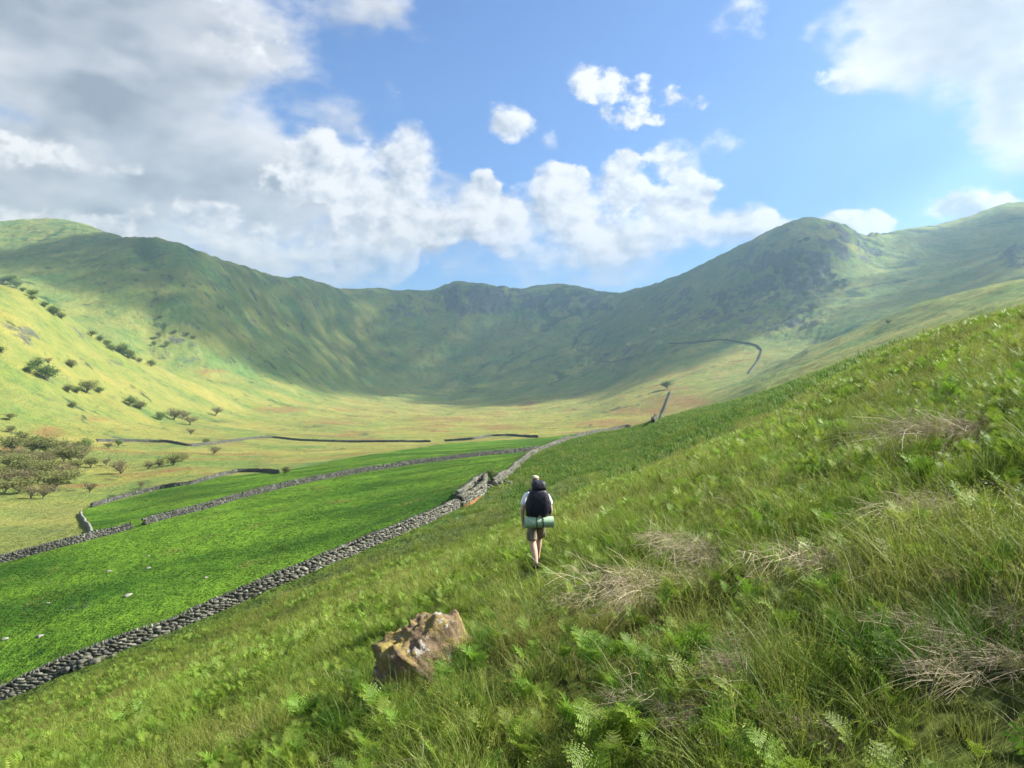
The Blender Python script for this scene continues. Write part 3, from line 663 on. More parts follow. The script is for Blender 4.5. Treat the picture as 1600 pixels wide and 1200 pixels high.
# ------------------------------------------------------------------ trees
def bark_mat():
    m, t = newmat('bark'); g = t.n.new('ShaderNodeTexCoord'); n = t.noise(t.v('MULTIPLY', g.outputs['Object'], (6, 6, 1.5)), 2, 6, .7)
    out_surface(t, principled(t, t.mix(t.lstep(n, .3, .7), (.035, .028, .022), (.14, .12, .10)), .95, .1, bump(t, n, .8, .05))); return m
M_BARK = bark_mat()
def leaf_mat(name, c1, c2, transl=.5):
    m, t = newmat(name)
    oi = t.n.new('ShaderNodeObjectInfo'); tone = t.attr('tone')
    c = t.mix(tone, c1, c2); c = t.mix(t.m('MULTIPLY', oi.outputs['Random'], .35), c, t.mix(.5, c, (.12, .10, .03)))
    d = t.n.new('ShaderNodeBsdfDiffuse'); t.put(d.inputs[0], c); tr = t.n.new('ShaderNodeBsdfTranslucent'); t.put(tr.inputs[0], c)
    mx = t.n.new('ShaderNodeMixShader'); mx.inputs[0].default_value = transl; t.l.new(d.outputs[0], mx.inputs[1]); t.l.new(tr.outputs[0], mx.inputs[2])
    out_surface(t, mx.outputs[0]); return m
M_LEAF = [leaf_mat('leaf_olive', (.11, .125, .04), (.235, .25, .09)), leaf_mat('leaf_green', (.075, .125, .035), (.18, .245, .07)), leaf_mat('leaf_brown', (.12, .105, .05), (.24, .21, .11)), leaf_mat('leaf_bluegreen', (.030, .070, .032), (.10, .17, .075))]
def tube(pts, rads, seg=6):
    V = []; Fq = []
    for i, (p, r) in enumerate(zip(pts, rads)):
        d = (Vector(pts[min(i + 1, len(pts) - 1)]) - Vector(pts[max(i - 1, 0)])).normalized(); a = d.orthogonal().normalized(); b = d.cross(a)
        for k in range(seg):
            an = 2 * math.pi * k / seg; V.append(Vector(p) + a * math.cos(an) * r + b * math.sin(an) * r)
    for i in range(len(pts) - 1):
        for k in range(seg):
            k2 = (k + 1) % seg; Fq.append((i * seg + k, i * seg + k2, (i + 1) * seg + k2, (i + 1) * seg + k))
    return [tuple(v) for v in V], Fq
class Bag:
    def __init__(s): s.V = []; s.F = {3: [], 4: []}; s.T = []
    def add(s, V, Fq, tone=1.0):
        n = len(s.V); s.V += [tuple(v) for v in V]; s.T += [tone] * len(V)
        for f in Fq: s.F[len(f)].append([k + n for k in f])
    def mesh(s, name, mat, smooth=False):
        me = mesh_np(name, s.V, [np.array(s.F[k]).reshape(-1, k) for k in (3, 4) if s.F[k]], mat, smooth); fattr(me, 'tone', s.T); return me
def tree_protos(n, kind, h, spread, leaves, lsize, seed, lean=.15, open_=.5):
    """returns list of (trunk mesh, crown mesh)"""
    outp = []
    for q_ in range(n):
        rng = random.Random(seed + q_ * 17); wood = Bag(); tips = []
        def branch(p, d, ln, r, lev):
            pts = [p]; rad = [r]; dd = d.copy(); c = p.copy(); k = 4
            for i in range(k):
                dd = (dd + Vector((rng.uniform(-.28, .28), rng.uniform(-.28, .28), rng.uniform(-.05, .22)))).normalized(); c = c + dd * ln / k
                pts.append(c.copy()); rad.append(r * (1 - .6 * (i + 1) / k))
                if lev >= 1 and i >= 1: tips.append((c.copy(), lev))
            wood.add(*tube(pts, rad, 6 if lev == 0 else 4))
            if lev < 3:
                for b in range((5, 4, 3)[lev]):
                    a = rng.uniform(0, 6.28); t = rng.uniform(.45, 1); base = pts[min(k, max(1, int(t * k)))]
                    nd = (dd * .35 + Vector((math.cos(a) * spread, math.sin(a) * spread, rng.uniform(.15, .75)))).normalized()
                    branch(base, nd, ln * rng.uniform(.72, 1.0), r * .5, lev + 1)
        branch(Vector((0, 0, -.3)), Vector((rng.uniform(-lean, lean) - .08, rng.uniform(-lean, lean), 1)).normalized(), h * .26, h * .034, 0)
        crown = Bag(); tp = [t for t in tips if t[1] >= 1]
        zs = [t[0].z for t in tp]; zlo, zhi = min(zs), max(zs)
        clumps = rng.sample(tp, min(len(tp), int(46 + 30 * open_)))
        for (c, lev) in clumps:
            rr = h * rng.uniform(.09, .17); tone0 = rng.uniform(.1, .9)
            for _ in range(int(leaves / len(clumps))):
                v = Vector((rng.gauss(0, 1), rng.gauss(0, 1), rng.gauss(0, .55))) * rr * .62 + c
                a = Vector((rng.gauss(0, 1), rng.gauss(0, 1), rng.gauss(0, .6))).normalized() * lsize * rng.uniform(.6, 1.3); b = a.orthogonal().normalized() * lsize * rng.uniform(.35, .6)
                b = (Matrix.Rotation(rng.uniform(0, 6.28), 3, a) @ b)
                crown.add([v - a * .5, v + b * .5, v + a * .5, v - b * .5], [(0, 1, 2, 3)], min(1, max(0, tone0 + rng.uniform(-.25, .25))))
        outp.append((wood.mesh('trunk', M_BARK, True), crown.mesh('crown', M_LEAF[kind])))
    return outp
PROTO = {'olive': tree_protos(4, 0, 7.5, .95, 1500, .42, 100), 'green': tree_protos(3, 1, 7, .8, 1500, .42, 300), 'bare': tree_protos(3, 2, 7, .9, 800, .34, 500, open_=.8), 'blue': tree_protos(2, 3, 8, .8, 1100, .6, 700)}
TREE_N = [0]; rng_t = random.Random(8)
def tree(X, Y, kind, hpx, label, group=None, pos=None):
    v = pos or at_px(X, Y, 40); k = TREE_N[0]; TREE_N[0] += 1
    lst = PROTO[kind]; tm, cm = lst[k % len(lst)]
    top = max(x.co.z for x in cm.vertices) if (cm.name not in TOP) else TOP[cm.name]; TOP[cm.name] = top
    s_ = hpx / F * v.y / top * rng_t.uniform(.85, 1.25)
    o = link('tree', None, None, (v.x, v.y, v.z - .05), (k * 2.399) % 6.283); o.scale = (s_ * rng_t.uniform(1.0, 1.4), s_ * rng_t.uniform(1.0, 1.4), s_)
    setp(o, label, 'tree', group); link('trunk', tm, o); link('crown', cm, o); return o
TOP = {}
T_LIST = [
 (5, 552, 'green', 13, 'dark round tree alone on the left edge of the sunlit spur'),
 (58, 578, 'green', 20, 'upper dark tree of the cluster on the sunlit spur'), (70, 593, 'green', 22, 'largest dark tree of the cluster on the sunlit spur'), (48, 583, 'green', 14, 'left small tree of the cluster on the sunlit spur'), (82, 588, 'olive', 14, 'right small tree of the cluster on the sunlit spur'), (77, 568, 'bare', 12, 'pale sparse tree above the dark spur cluster'),
 (112, 575, 'olive', 14, 'lone olive tree right of the dark spur cluster'), (107, 613, 'olive', 17, 'left broad tree of the pair throwing long shadows'), (120, 615, 'green', 16, 'middle broad tree of the row throwing long shadows'), (134, 613, 'olive', 19, 'right broad tree of the row throwing long shadows'), (155, 614, 'green', 11, 'small tree at the right end of the broad tree row'),
 (114, 638, 'olive', 13, 'flat topped tree alone above the brown bank'), (201, 634, 'green', 13, 'small round dark tree above the grassy knoll'), (222, 641, 'olive', 13, 'olive tree beside the small round dark tree'), (252, 657, 'green', 14, 'dark tree at the mouth of the gully'), (272, 656, 'bare', 17, 'pale leafless tree beside the dark gully tree'), (296, 664, 'bare', 19, 'tall pale bare tree in the gully'), (285, 655, 'bare', 14, 'bare brownish tree behind the gully trees'), (298, 679, 'bare', 12, 'bare thorn below the gully trees'), (337, 650, 'bare', 15, 'pale bare tree right of the gully, alone'),
 (14, 657, 'olive', 12, 'flat olive tree on the open pasture at far left'), (20, 676, 'olive', 13, 'small thorn left of the pinkish bank'), (37, 689, 'olive', 18, 'leaning thorn below the pinkish bank'), (55, 696, 'green', 16, 'green thorn below the pinkish bank'), (77, 699, 'olive', 16, 'broad thorn at the right foot of the pinkish bank'),
 (134, 704, 'green', 18, 'dense broad tree beside the thin wall'), (118, 702, 'olive', 14, 'low tree left of the dense broad tree'), (170, 701, 'bare', 12, 'greyish bush tree by the thin wall'), (185, 697, 'green', 13, 'small upright tree by the thin wall'),
 (189, 740, 'bare', 27, 'rounded brownish tree standing clear of the wood'), (166, 728, 'bare', 16, 'thin bare tree behind the rounded brownish tree'), (140, 731, 'olive', 20, 'wide olive tree at the right edge of the wood'), (122, 735, 'olive', 18, 'olive tree in front of the right edge of the wood'),
 (247, 731, 'olive', 18, 'left tree of the trio on the yellow bank'), (270, 727, 'olive', 20, 'middle tree of the trio on the yellow bank'), (284, 721, 'bare', 18, 'right pale tree of the trio on the yellow bank'), (232, 733, 'bare', 12, 'small bush left of the trio on the yellow bank'), (325, 694, 'olive', 12, 'small tree against the winding wall'), (334, 710, 'bare', 13, 'pale thorn below the winding wall'),
 (140, 770, 'bare', 16, 'pale scrubby bush above the pasture wall corner'), (219, 762, 'bare', 11, 'tiny thorn above the curved pasture wall'), (445, 741, 'olive', 14, 'lone thorn at the end of the curved pasture wall'),
 (1043, 608, 'green', 15, 'lone round tree at the top of the climbing wall'), (1388, 506, 'green', 8, 'tiny tree on the brow of the right slope'),
 (240, 540, 'green', 9, 'left dark bush on the lit fellside'), (250, 527, 'olive', 10, 'upper bush on the lit fellside'), (261, 541, 'green', 9, 'right dark bush on the lit fellside'), (292, 525, 'green', 9, 'dark bush at the shadow edge'), (303, 530, 'olive', 7, 'small bush below the shadow edge'), (272, 522, 'olive', 7, 'little bush near the shadow edge'), (250, 498, 'green', 8, 'tiny tree high on the fellside'),
]
for (X, Y, kd, hp, lab) in T_LIST: tree(X, Y, kd, hp, lab)
rng_ = random.Random(4)
for (X, Y) in [(4, 748), (18, 738), (33, 730), (50, 742), (64, 735), (80, 740), (8, 770), (27, 772), (70, 774), (86, 768), (97, 752), (60, 755), (42, 757), (103, 742), (14, 724), (58, 724), (82, 724), (34, 716), (100, 722), (-14, 760), (-18, 735), (15, 757), (72, 748), (88, 757), (46, 728), (112, 726), (120, 715), (92, 712), (70, 710), (108, 755), (24, 707), (50, 708), (128, 722)]:
    tree(X, Y, rng_.choice(['olive', 'olive', 'bare', 'olive']), rng_.uniform(21, 30), 'olive tree in the dense wood at the lower left edge', 'trees of the wood at the left edge')
GN = [0]; ORD = 'first second third fourth fifth sixth seventh eighth ninth tenth eleventh twelfth thirteenth fourteenth fifteenth sixteenth seventeenth eighteenth nineteenth'.split()
tree(48, 779, 'bare', 26, 'pale tree with a bare trunk in front of the left wood'); tree(68, 779, 'bare', 18, 'thin pale tree right of the bare trunked tree')
for (X, Y) in [(4, 440), (14, 442), (24, 447), (34, 453), (44, 461), (54, 466), (66, 478), (76, 484), (86, 490), (97, 496), (146, 523), (157, 531), (168, 538), (180, 546), (192, 551), (201, 557), (212, 560), (222, 564), (234, 570)]:
    GN[0] += 1
    tree(X + rng_.uniform(-4, 4), Y + 3, rng_.choice(['green', 'green', 'olive']), rng_.uniform(7, 17), '%s tree from the left in the line along the spur gully' % ORD[GN[0] - 1], 'trees lining the gully on the spur')
for k in range(46):
    X = rng_.gauss(1245, 32); Y = rng_.gauss(425, 22)
    tree(X, Y, 'blue', rng_.uniform(6, 10), 'blue green tree clinging to the crag below the summit', 'trees on the crag below the summit')
# bush by the sheepfold
tree(770, 752, 'green', 22, 'bright small bush growing behind the sheepfold', pos=Vector(((768 - 800) / F * 113, 113, float(ground((768 - 800) / F * 113, 113)))))

# ------------------------------------------------------------------ grasses, bracken, dead stalks
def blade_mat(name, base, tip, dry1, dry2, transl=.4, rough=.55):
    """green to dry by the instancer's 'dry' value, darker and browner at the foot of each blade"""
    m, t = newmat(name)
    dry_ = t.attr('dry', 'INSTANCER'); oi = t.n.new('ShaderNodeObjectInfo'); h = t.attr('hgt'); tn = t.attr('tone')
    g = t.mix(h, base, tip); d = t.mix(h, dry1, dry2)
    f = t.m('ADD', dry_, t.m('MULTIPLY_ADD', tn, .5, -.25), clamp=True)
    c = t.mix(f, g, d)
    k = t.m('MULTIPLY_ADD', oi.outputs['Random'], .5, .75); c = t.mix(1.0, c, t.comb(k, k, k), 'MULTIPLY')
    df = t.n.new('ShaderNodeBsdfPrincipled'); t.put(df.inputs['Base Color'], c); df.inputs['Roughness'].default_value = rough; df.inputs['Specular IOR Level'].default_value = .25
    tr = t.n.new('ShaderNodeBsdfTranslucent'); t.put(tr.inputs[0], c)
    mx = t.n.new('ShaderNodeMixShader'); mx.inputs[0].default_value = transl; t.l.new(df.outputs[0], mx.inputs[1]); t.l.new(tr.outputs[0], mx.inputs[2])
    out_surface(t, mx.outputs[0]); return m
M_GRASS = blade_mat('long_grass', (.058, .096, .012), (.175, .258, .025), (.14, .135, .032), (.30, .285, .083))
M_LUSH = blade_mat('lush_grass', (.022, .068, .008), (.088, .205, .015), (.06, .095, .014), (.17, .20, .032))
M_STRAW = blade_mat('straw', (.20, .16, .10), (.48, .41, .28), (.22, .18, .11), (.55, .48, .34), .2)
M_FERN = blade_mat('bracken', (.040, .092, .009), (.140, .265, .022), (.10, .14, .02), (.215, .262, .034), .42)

class GB:
    """collects ribbon blades for one tuft"""
    def __init__(s): s.V = []; s.Q = []; s.H = []; s.T = []
    def ribbon(s, pts, w0, tone, side=None, w1=.12, hs=None):
        n = len(pts); b = len(s.V)
        for i, p in enumerate(pts):
            d = (pts[min(i + 1, n - 1)] - pts[max(i - 1, 0)]).normalized()
            sd = side if side is not None else d.cross(Vector((0, 0, 1)))
            if sd.length < 1e-4: sd = Vector((1, 0, 0))
            sd = sd.normalized(); f = i / (n - 1); w = w0 * (1 - f * (1 - w1)) * .5
            s.V += [tuple(p - sd * w), tuple(p + sd * w)]; hv = f if hs is None else hs[0] + (hs[1] - hs[0]) * f
            s.H += [hv, hv]; s.T += [tone, tone]
        for i in range(n - 1): k = b + 2 * i; s.Q.append((k, k + 1, k + 3, k + 2))
    def quad(s, a, b_, c, d, h, tone):
        k = len(s.V); s.V += [tuple(a), tuple(b_), tuple(c), tuple(d)]; s.H += [h] * 4; s.T += [tone] * 4; s.Q.append((k, k + 1, k + 2, k + 3))
    def mesh(s, name, mat):
        me = mesh_np(name, s.V, np.array(s.Q), mat); fattr(me, 'hgt', s.H); fattr(me, 'tone', s.T); return me
def tuft(rng, n, h, w, spread, bend, seed_heads=0.0, segs=4, dry_t=0.0, seedw=.0032):
    g = GB()
    for _ in range(n):
        a = rng.uniform(0, 6.283); r = spread * math.sqrt(rng.random()); p = Vector((math.cos(a) * r, math.sin(a) * r, -.03))
        a2 = a + rng.gauss(0, .7); out = Vector((math.cos(a2), math.sin(a2), 0)); hh = h * rng.uniform(.45, 1.15); bd = bend * rng.uniform(.2, 1.4)
        pts = []
        for i in range(segs + 1):
            f = i / segs; pts.append(p + Vector((0, 0, hh * (f - .35 * bd * f * f))) + out * hh * bd * f * f)
        tone = rng.random() * .8 + dry_t; sd = Vector((math.cos(rng.uniform(0, 6.28)), math.sin(rng.uniform(0, 6.28)), 0))
        g.ribbon(pts, w * rng.uniform(.7, 1.3), tone, sd)
        if rng.random() < seed_heads:                                        # loose panicle
            tip = pts[-1]; dn = (pts[-1] - pts[-2]).normalized()
            for k in range(7):
                b0 = tip - dn * hh * .035 * k; e = Vector((rng.gauss(0, 1), rng.gauss(0, 1), rng.uniform(.1, 1))).normalized() * hh * (.022 + .006 * k)
                sd2 = e.cross(Vector((rng.gauss(0, 1), rng.gauss(0, 1), 0.3))).normalized() * hh * seedw
                g.quad(b0 - sd2, b0 + sd2, b0 + e + sd2, b0 + e - sd2, 1.0, 1.0)
    return g
def frond_into(g, rng, base, az, stem_h, length, arch, detail=True, curl=.3, tone=.3):
    """one bracken frond: bare stem, then a triangular blade of paired pinnae, the tip still rolled"""
    out = Vector((math.cos(az), math.sin(az), 0)); side = Vector((-math.sin(az), math.cos(az), 0))
    lean = rng.uniform(.02, .16)
    pts = [base + Vector((0, 0, stem_h * i / 3)) + out * stem_h * lean * (i / 3) ** 2 for i in range(4)]
    g.ribbon(pts, .011, tone + .25, side, .7, (0.0, .45)); g.ribbon(pts, .011, tone + .25, out, .7, (0.0, .45))
    n = 13 if detail else 7; p = pts[-1].copy(); ang = R(78) - lean; spine = []
    for i in range(n + 1):
        f = i / n; a = ang - arch * f - (curl * 2.6 * max(0, f - .72) / .28)
        spine.append((p.copy(), out * math.cos(a) + Vector((0, 0, math.sin(a))))); p = p + spine[-1][1] * length / n
    g.ribbon([s_[0] for s_ in spine], .006, tone, side, .3, (.4, .9))
    for i in range(n):
        f = i / n; p, d = spine[i]; nrm = side.cross(d).normalized()
        pl = length * .50 * (1 - f) ** .75 * (.55 + .45 * min(1, (f + .12) * 5)) * rng.uniform(.85, 1.1)
        if pl < .015: continue
        for sgn in (-1, 1):
            dr = (side * sgn * .90 + d * .42 + nrm * rng.uniform(-.28, .22)).normalized(); droop = nrm * -.25
            if detail:
                m = 6; wl = pl * .20
                for j in range(m):
                    u = (j + .3) / m; c = p + dr * pl * u + droop * pl * u * u * .5; w = wl * (1 - u * .75); per = dr.cross(nrm).normalized()
                    for s2 in (-1, 1):
                        e = per * s2 * w + dr * w * .45 + nrm * rng.uniform(-.3, .3) * w; hw = dr * (pl / m * .36)
                        g.quad(c - hw, c + hw, c + e + hw * .45, c + e - hw * .45, .55 + .45 * u, tone + rng.uniform(-.1, .15))
            else:
                e = dr * pl; per = dr.cross(nrm).normalized() * pl * .17
                c2 = p + e * .45; g.quad(p, c2 + per, p + e + droop * pl * .4, c2 - per, .75, tone + rng.uniform(-.1, .15))
rg_ = random.Random(77)
veg_cols = {}
def proto_col(name, meshes):
    c = bpy.data.collections.new(name)
    for k, me in enumerate(meshes):
        o = bpy.data.objects.new('%s_%02d' % (name, k), me); c.objects.link(o)
    veg_cols[name] = c; return c
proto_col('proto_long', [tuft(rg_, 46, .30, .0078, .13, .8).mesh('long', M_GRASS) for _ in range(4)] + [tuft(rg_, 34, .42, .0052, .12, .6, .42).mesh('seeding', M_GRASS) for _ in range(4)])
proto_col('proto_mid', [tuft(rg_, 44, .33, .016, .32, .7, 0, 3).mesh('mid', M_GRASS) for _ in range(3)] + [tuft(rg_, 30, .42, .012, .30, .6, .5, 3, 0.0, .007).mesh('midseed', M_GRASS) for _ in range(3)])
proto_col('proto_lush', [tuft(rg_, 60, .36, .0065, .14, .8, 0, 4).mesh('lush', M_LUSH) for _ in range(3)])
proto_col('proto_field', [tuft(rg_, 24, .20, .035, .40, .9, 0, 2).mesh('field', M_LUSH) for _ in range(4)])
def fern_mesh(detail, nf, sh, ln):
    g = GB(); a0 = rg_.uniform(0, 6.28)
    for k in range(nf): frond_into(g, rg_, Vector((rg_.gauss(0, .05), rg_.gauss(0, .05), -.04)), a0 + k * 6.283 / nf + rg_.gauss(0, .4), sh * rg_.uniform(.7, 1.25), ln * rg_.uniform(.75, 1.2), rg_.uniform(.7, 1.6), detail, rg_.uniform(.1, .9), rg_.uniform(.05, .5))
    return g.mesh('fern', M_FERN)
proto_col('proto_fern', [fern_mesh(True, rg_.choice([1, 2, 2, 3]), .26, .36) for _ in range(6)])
proto_col('proto_fernfar', [fern_mesh(False, rg_.choice([2, 3, 3]), .24, .46) for _ in range(4)])
def stalk_clump(rng, n, ln, rad, h, lay, w0=.003, w1=.0075):
    """collapsed dead bracken and grass: stalks lying over each other downhill, some still standing"""
    g = GB(); cs = [(rng.gauss(0, .55) * rad, rng.gauss(0, .55) * rad, rng.uniform(.35, .8)) for _ in range(5)]
    for _ in range(n):
        cx, cy, cr = rng.choice(cs); a = rng.uniform(0, 6.283); r = rad * cr * math.sqrt(rng.random())
        p = Vector((cx + math.cos(a) * r, cy + math.sin(a) * r * .8, rng.uniform(0, h * (1.1 - .6 * r / (rad * cr)))))
        up = rng.random() > lay
        dr = Vector((rng.gauss(-.3, .55), rng.gauss(-.35, .5), rng.uniform(.5, 1.4) if up else rng.gauss(.05, .22))).normalized(); L = ln * rng.uniform(.35, 1.25); kink = Vector((rng.gauss(-.15, .35), rng.gauss(-.1, .35), rng.gauss(-.75 if up else -.35, .3)))
        pts = [p + dr * L * f + kink * L * f * f * .6 for f in (0, .3, .6, 1)]
        w = rng.uniform(w0, w1); s_ = Vector((rng.gauss(0, 1), rng.gauss(0, 1), rng.gauss(0, 1))); tn = rng.random()
        g.ribbon(pts, w, tn, dr.cross(s_).normalized(), .5, (.2 + .5 * rng.random(), .5 + .5 * rng.random()))
    return g
proto_col('proto_dead', [stalk_clump(rg_, 16, .30, .18, .10, .6, .0015, .005).mesh('dead', M_STRAW) for _ in range(4)])

def scatter(name, pts, scl, dry_v, idxs, cname, label, tilt=.12, seed=1, kind='stuff'):
    rng = np.random.default_rng(seed); n = len(pts)
    me = mesh_np(name, pts, np.zeros((0, 4), int))
    rot = np.stack([rng.normal(0, tilt, n), rng.normal(0, tilt, n) - .10, rng.uniform(0, 6.283, n)], -1)
    fattr(me, 'rot', rot, 'FLOAT_VECTOR'); fattr(me, 'scl', scl); fattr(me, 'dry', dry_v); fattr(me, 'pick', idxs, 'INT')
    o = link(name, me); setp(o, label, None, None, kind)
    ng = bpy.data.node_groups.new('scatter_' + name, 'GeometryNodeTree')
    ng.interface.new_socket('Geometry', in_out='INPUT', socket_type='NodeSocketGeometry'); ng.interface.new_socket('Geometry', in_out='OUTPUT', socket_type='NodeSocketGeometry')
    N = ng.nodes; L = ng.links; gi = N.new('NodeGroupInput'); go = N.new('NodeGroupOutput')
    ci = N.new('GeometryNodeCollectionInfo'); ci.inputs['Collection'].default_value = veg_cols[cname]; ci.inputs['Separate Children'].default_value = True; ci.inputs['Reset Children'].default_value = True
    iop = N.new('GeometryNodeInstanceOnPoints'); iop.inputs['Pick Instance'].default_value = True
    def na(nm, typ):
        a = N.new('GeometryNodeInputNamedAttribute'); a.data_type = typ; a.inputs['Name'].default_value = nm; return a.outputs['Attribute']
    e2r = N.new('FunctionNodeEulerToRotation'); L.new(na('rot', 'FLOAT_VECTOR'), e2r.inputs[0])
    L.new(gi.outputs[0], iop.inputs['Points']); L.new(ci.outputs[0], iop.inputs['Instance']); L.new(na('pick', 'INT'), iop.inputs['Instance Index'])
    L.new(e2r.outputs[0], iop.inputs['Rotation']); L.new(na('scl', 'FLOAT'), iop.inputs['Scale'])
    L.new(iop.outputs[0], go.inputs[0])
    md = o.modifiers.new('scatter', 'NODES'); md.node_group = ng; return o
NR = np.random.default_rng(42)
def wedge(d0, d1, dens, tmax=.92, seed=0):
    """points over the slope between two depths"""
    rng = np.random.default_rng(seed); n = int(dens * tmax * (d1 * d1 - d0 * d0))
    d = np.sqrt(rng.uniform(d0 * d0, d1 * d1, n)); t = rng.uniform(-tmax, tmax, n); return t * d, d
def on_hill(x, y, margin=1.0):
    X = np.clip(800 + F * x / y, -400, 2000); D1, _ = line_at(1, X); return y < D1 - margin
def rockfree(x, y): return ((x - bd.x + .05) ** 2 / .50 + (y - bd.y) ** 2 / .5) > 1
hk_x, hk_y = (839 - 800) / F * 14.7, 14.7
def hikerfree(x, y): return ((x - hk_x) ** 2 / .14 + (y - hk_y + .4) ** 2 / 1.1) > 1
def dryness(x, y):
    return np.clip(.32 + fbm(x / 3.2, y / 5.5, 4, 301) * 1.0 + fbm(x / 14, y / 22, 3, 307) * .6, 0, 1)
DEAD = [(1075, 925, 1.0, 'pale tangle of dead bracken stalks uphill right of the boulder'), (1115, 865, .8, 'dead bracken stalks in the grass above the pale tangle'), (1330, 890, 1.0, 'broad mat of bleached dead stalks on the right'), (1435, 815, 1.0, 'grey dead bracken heap high near the right edge'), (1535, 1050, 1.0, 'drooping straw tussock hanging under a dark hollow, lower right'),
        (1190, 1060, .8, 'flattened straw beside the dark green tussock'), (1250, 1165, .7, 'straw coloured clump at the bottom edge right of centre'), (985, 965, .6, 'loose dead stalks midway between boulder and pale tangle'), (1570, 960, .8, 'straw stalks at the right edge above the dark hollow'), (1060, 1150, .6, 'dry stalks in the bottom grass under the tall fern'), (1500, 690, 1.1, 'small bleached stalks far up the slope near the right edge')]
DP = []
for (X, Y, s_, lab) in DEAD:
    v = at_px(X, Y); DP.append((v, s_ * max(.55, min(1.7, v.y / 5.5)) * .80, lab))
def deadfree(x, y, k=.23):
    ok = np.ones(len(x), bool)
    for v, sc, _ in DP: ok &= ((x - v.x) ** 2 + (y - v.y) ** 2) > (k * sc) ** 2 * NR.uniform(.3, 1.5, len(x))
    return ok
# long grass, three distance bands
parts = []
for (d0, d1, dens, cn, s0, s1, sd) in ((.9, 5.5, 26, 'proto_long', .7, 1.1, 6), (1.3, 9, 34, 'proto_long', .75, 1.25, 1), (9, 22, 19, 'proto_long', .9, 1.45, 2), (19, 60, 6.0, 'proto_mid', .8, 1.25, 3), (55, 240, .95, 'proto_mid', 1.2, 2.0, 4)):
    x, y = wedge(d0, d1, dens, seed=sd); k = on_hill(x, y, .9) & rockfree(x, y) & hikerfree(x, y) & deadfree(x, y); x, y = x[k], y[k]; z = ground(x, y)
    n = len(x); dr = dryness(x, y); nproto = len(veg_cols[cn].objects); half = nproto // 2
    seedy = NR.random(n) < np.clip(.28 + .8 * (dr - .3), .06, .8)
    ix = np.where(seedy, half + NR.integers(0, nproto - half, n), NR.integers(0, half, n))
    Xp = 800 + F * x / y; foot = 1 - .55 * np.exp(-((y - line_at(1, np.clip(Xp, -400, 2000))[0]) / 4.5) ** 2) * (Xp < 900)
    dr = np.clip(dr * foot - .25 * sst(Xp, 850, 950) * sst(y, 70, 110), 0, 1)
    scatter('long_grass', np.stack([x, y, z], -1), NR.uniform(s0, s1, n) * foot * np.clip(.92 + fbm(x / 1.1, y / 1.3, 2, 361) * .9 + fbm(x / 4, y / 5, 2, 363) * .5, .4, 1.5), np.clip(dr * .85 + NR.normal(0, .10, n), 0, 1), ix, cn, 'long olive seeding grass covering the hillside', .16, sd)
# dark lush tussocks
x, y = wedge(1.6, 26, 6.0, seed=11); k = (fbm(x / 1.5, y / 1.7, 3, 311) + .14 * (1 - sst(y, 5, 9)) > .21) & rockfree(x, y) & hikerfree(x, y)
lx, ly = (728 - 800) / F * 8.8, 8.8; ax = NR.normal(lx, .32, 60); ay = NR.normal(ly, .30, 60)
x = np.concatenate([x[k], ax]); y = np.concatenate([y[k], ay]); n = len(x)
scatter('tussock_grass', np.stack([x, y, ground(x, y)], -1), NR.uniform(.8, 1.35, n), NR.uniform(0, .25, n), NR.integers(0, 3, n), 'proto_lush', 'dark lush grass tussocks in the foreground slope', .26, 12)
# bracken
def bracken_density(x, y): return np.clip(.45 + 2.2 * fbm(x / 3.8, y / 6.5, 3, 321) + .15 * sst(x / y, .1, .5) + .35 * (1 - sst(y, 7, 12)) * (x / y < -.05) * 1.0, 0, 1)
x, y = wedge(2.2, 18, 23, seed=21); k = (NR.random(len(x)) < bracken_density(x, y)) & on_hill(x, y) & rockfree(x, y) & hikerfree(x, y) & deadfree(x, y); x, y = x[k], y[k]; n = len(x)
scatter('bracken', np.stack([x, y, ground(x, y)], -1), NR.uniform(.30, .72, n), NR.uniform(0, .9, n), NR.integers(0, 6, n), 'proto_fern', 'young bright green bracken scattered through the foreground grass', .14, 22)
x, y = wedge(16, 60, 4.6, seed=23); k = (NR.random(len(x)) < bracken_density(x / 1.4, y / 1.4)) & on_hill(x, y, 4) & hikerfree(x, y); x, y = x[k], y[k]; n = len(x)
scatter('bracken', np.stack([x, y, ground(x, y)], -1), NR.uniform(.45, .95, n), NR.uniform(0, .9, n), NR.integers(0, 4, n), 'proto_fernfar', 'bracken further up the grassy slope', .14, 24)
x, y = wedge(60, 235, .9, .8, seed=25); Xp = 800 + F * x / y; k = on_hill(x, y, 2) & (Xp > 800) & (fbm(x / 14, y / 14, 3, 331) > -.25); x, y = x[k], y[k]; n = len(x)
scatter('bracken', np.stack([x, y, ground(x, y)], -1), NR.uniform(1.6, 3.2, n), NR.uniform(0, .35, n), NR.integers(0, 4, n), 'proto_field', 'dense dark bracken on the bank beyond the brow', .14, 26)
# dead stalks strewn through the grass
x, y = wedge(1.6, 24, 3.0, seed=31); w_ = np.clip(fbm(x / 2.2, y / 3.0, 3, 341) * 2.2 + .1 + .5 * sst(x / y, .05, .35), 0, 1); k = (NR.random(len(x)) < w_) & rockfree(x, y) & hikerfree(x, y); x, y = x[k], y[k]; n = len(x)
scatter('dead_stalks', np.stack([x, y, ground(x, y) + .12], -1), NR.uniform(.6, 1.1, n), NR.uniform(0, 1, n), NR.integers(0, 4, n), 'proto_dead', 'dead straw stalks strewn through the foreground grass', .25, 32)
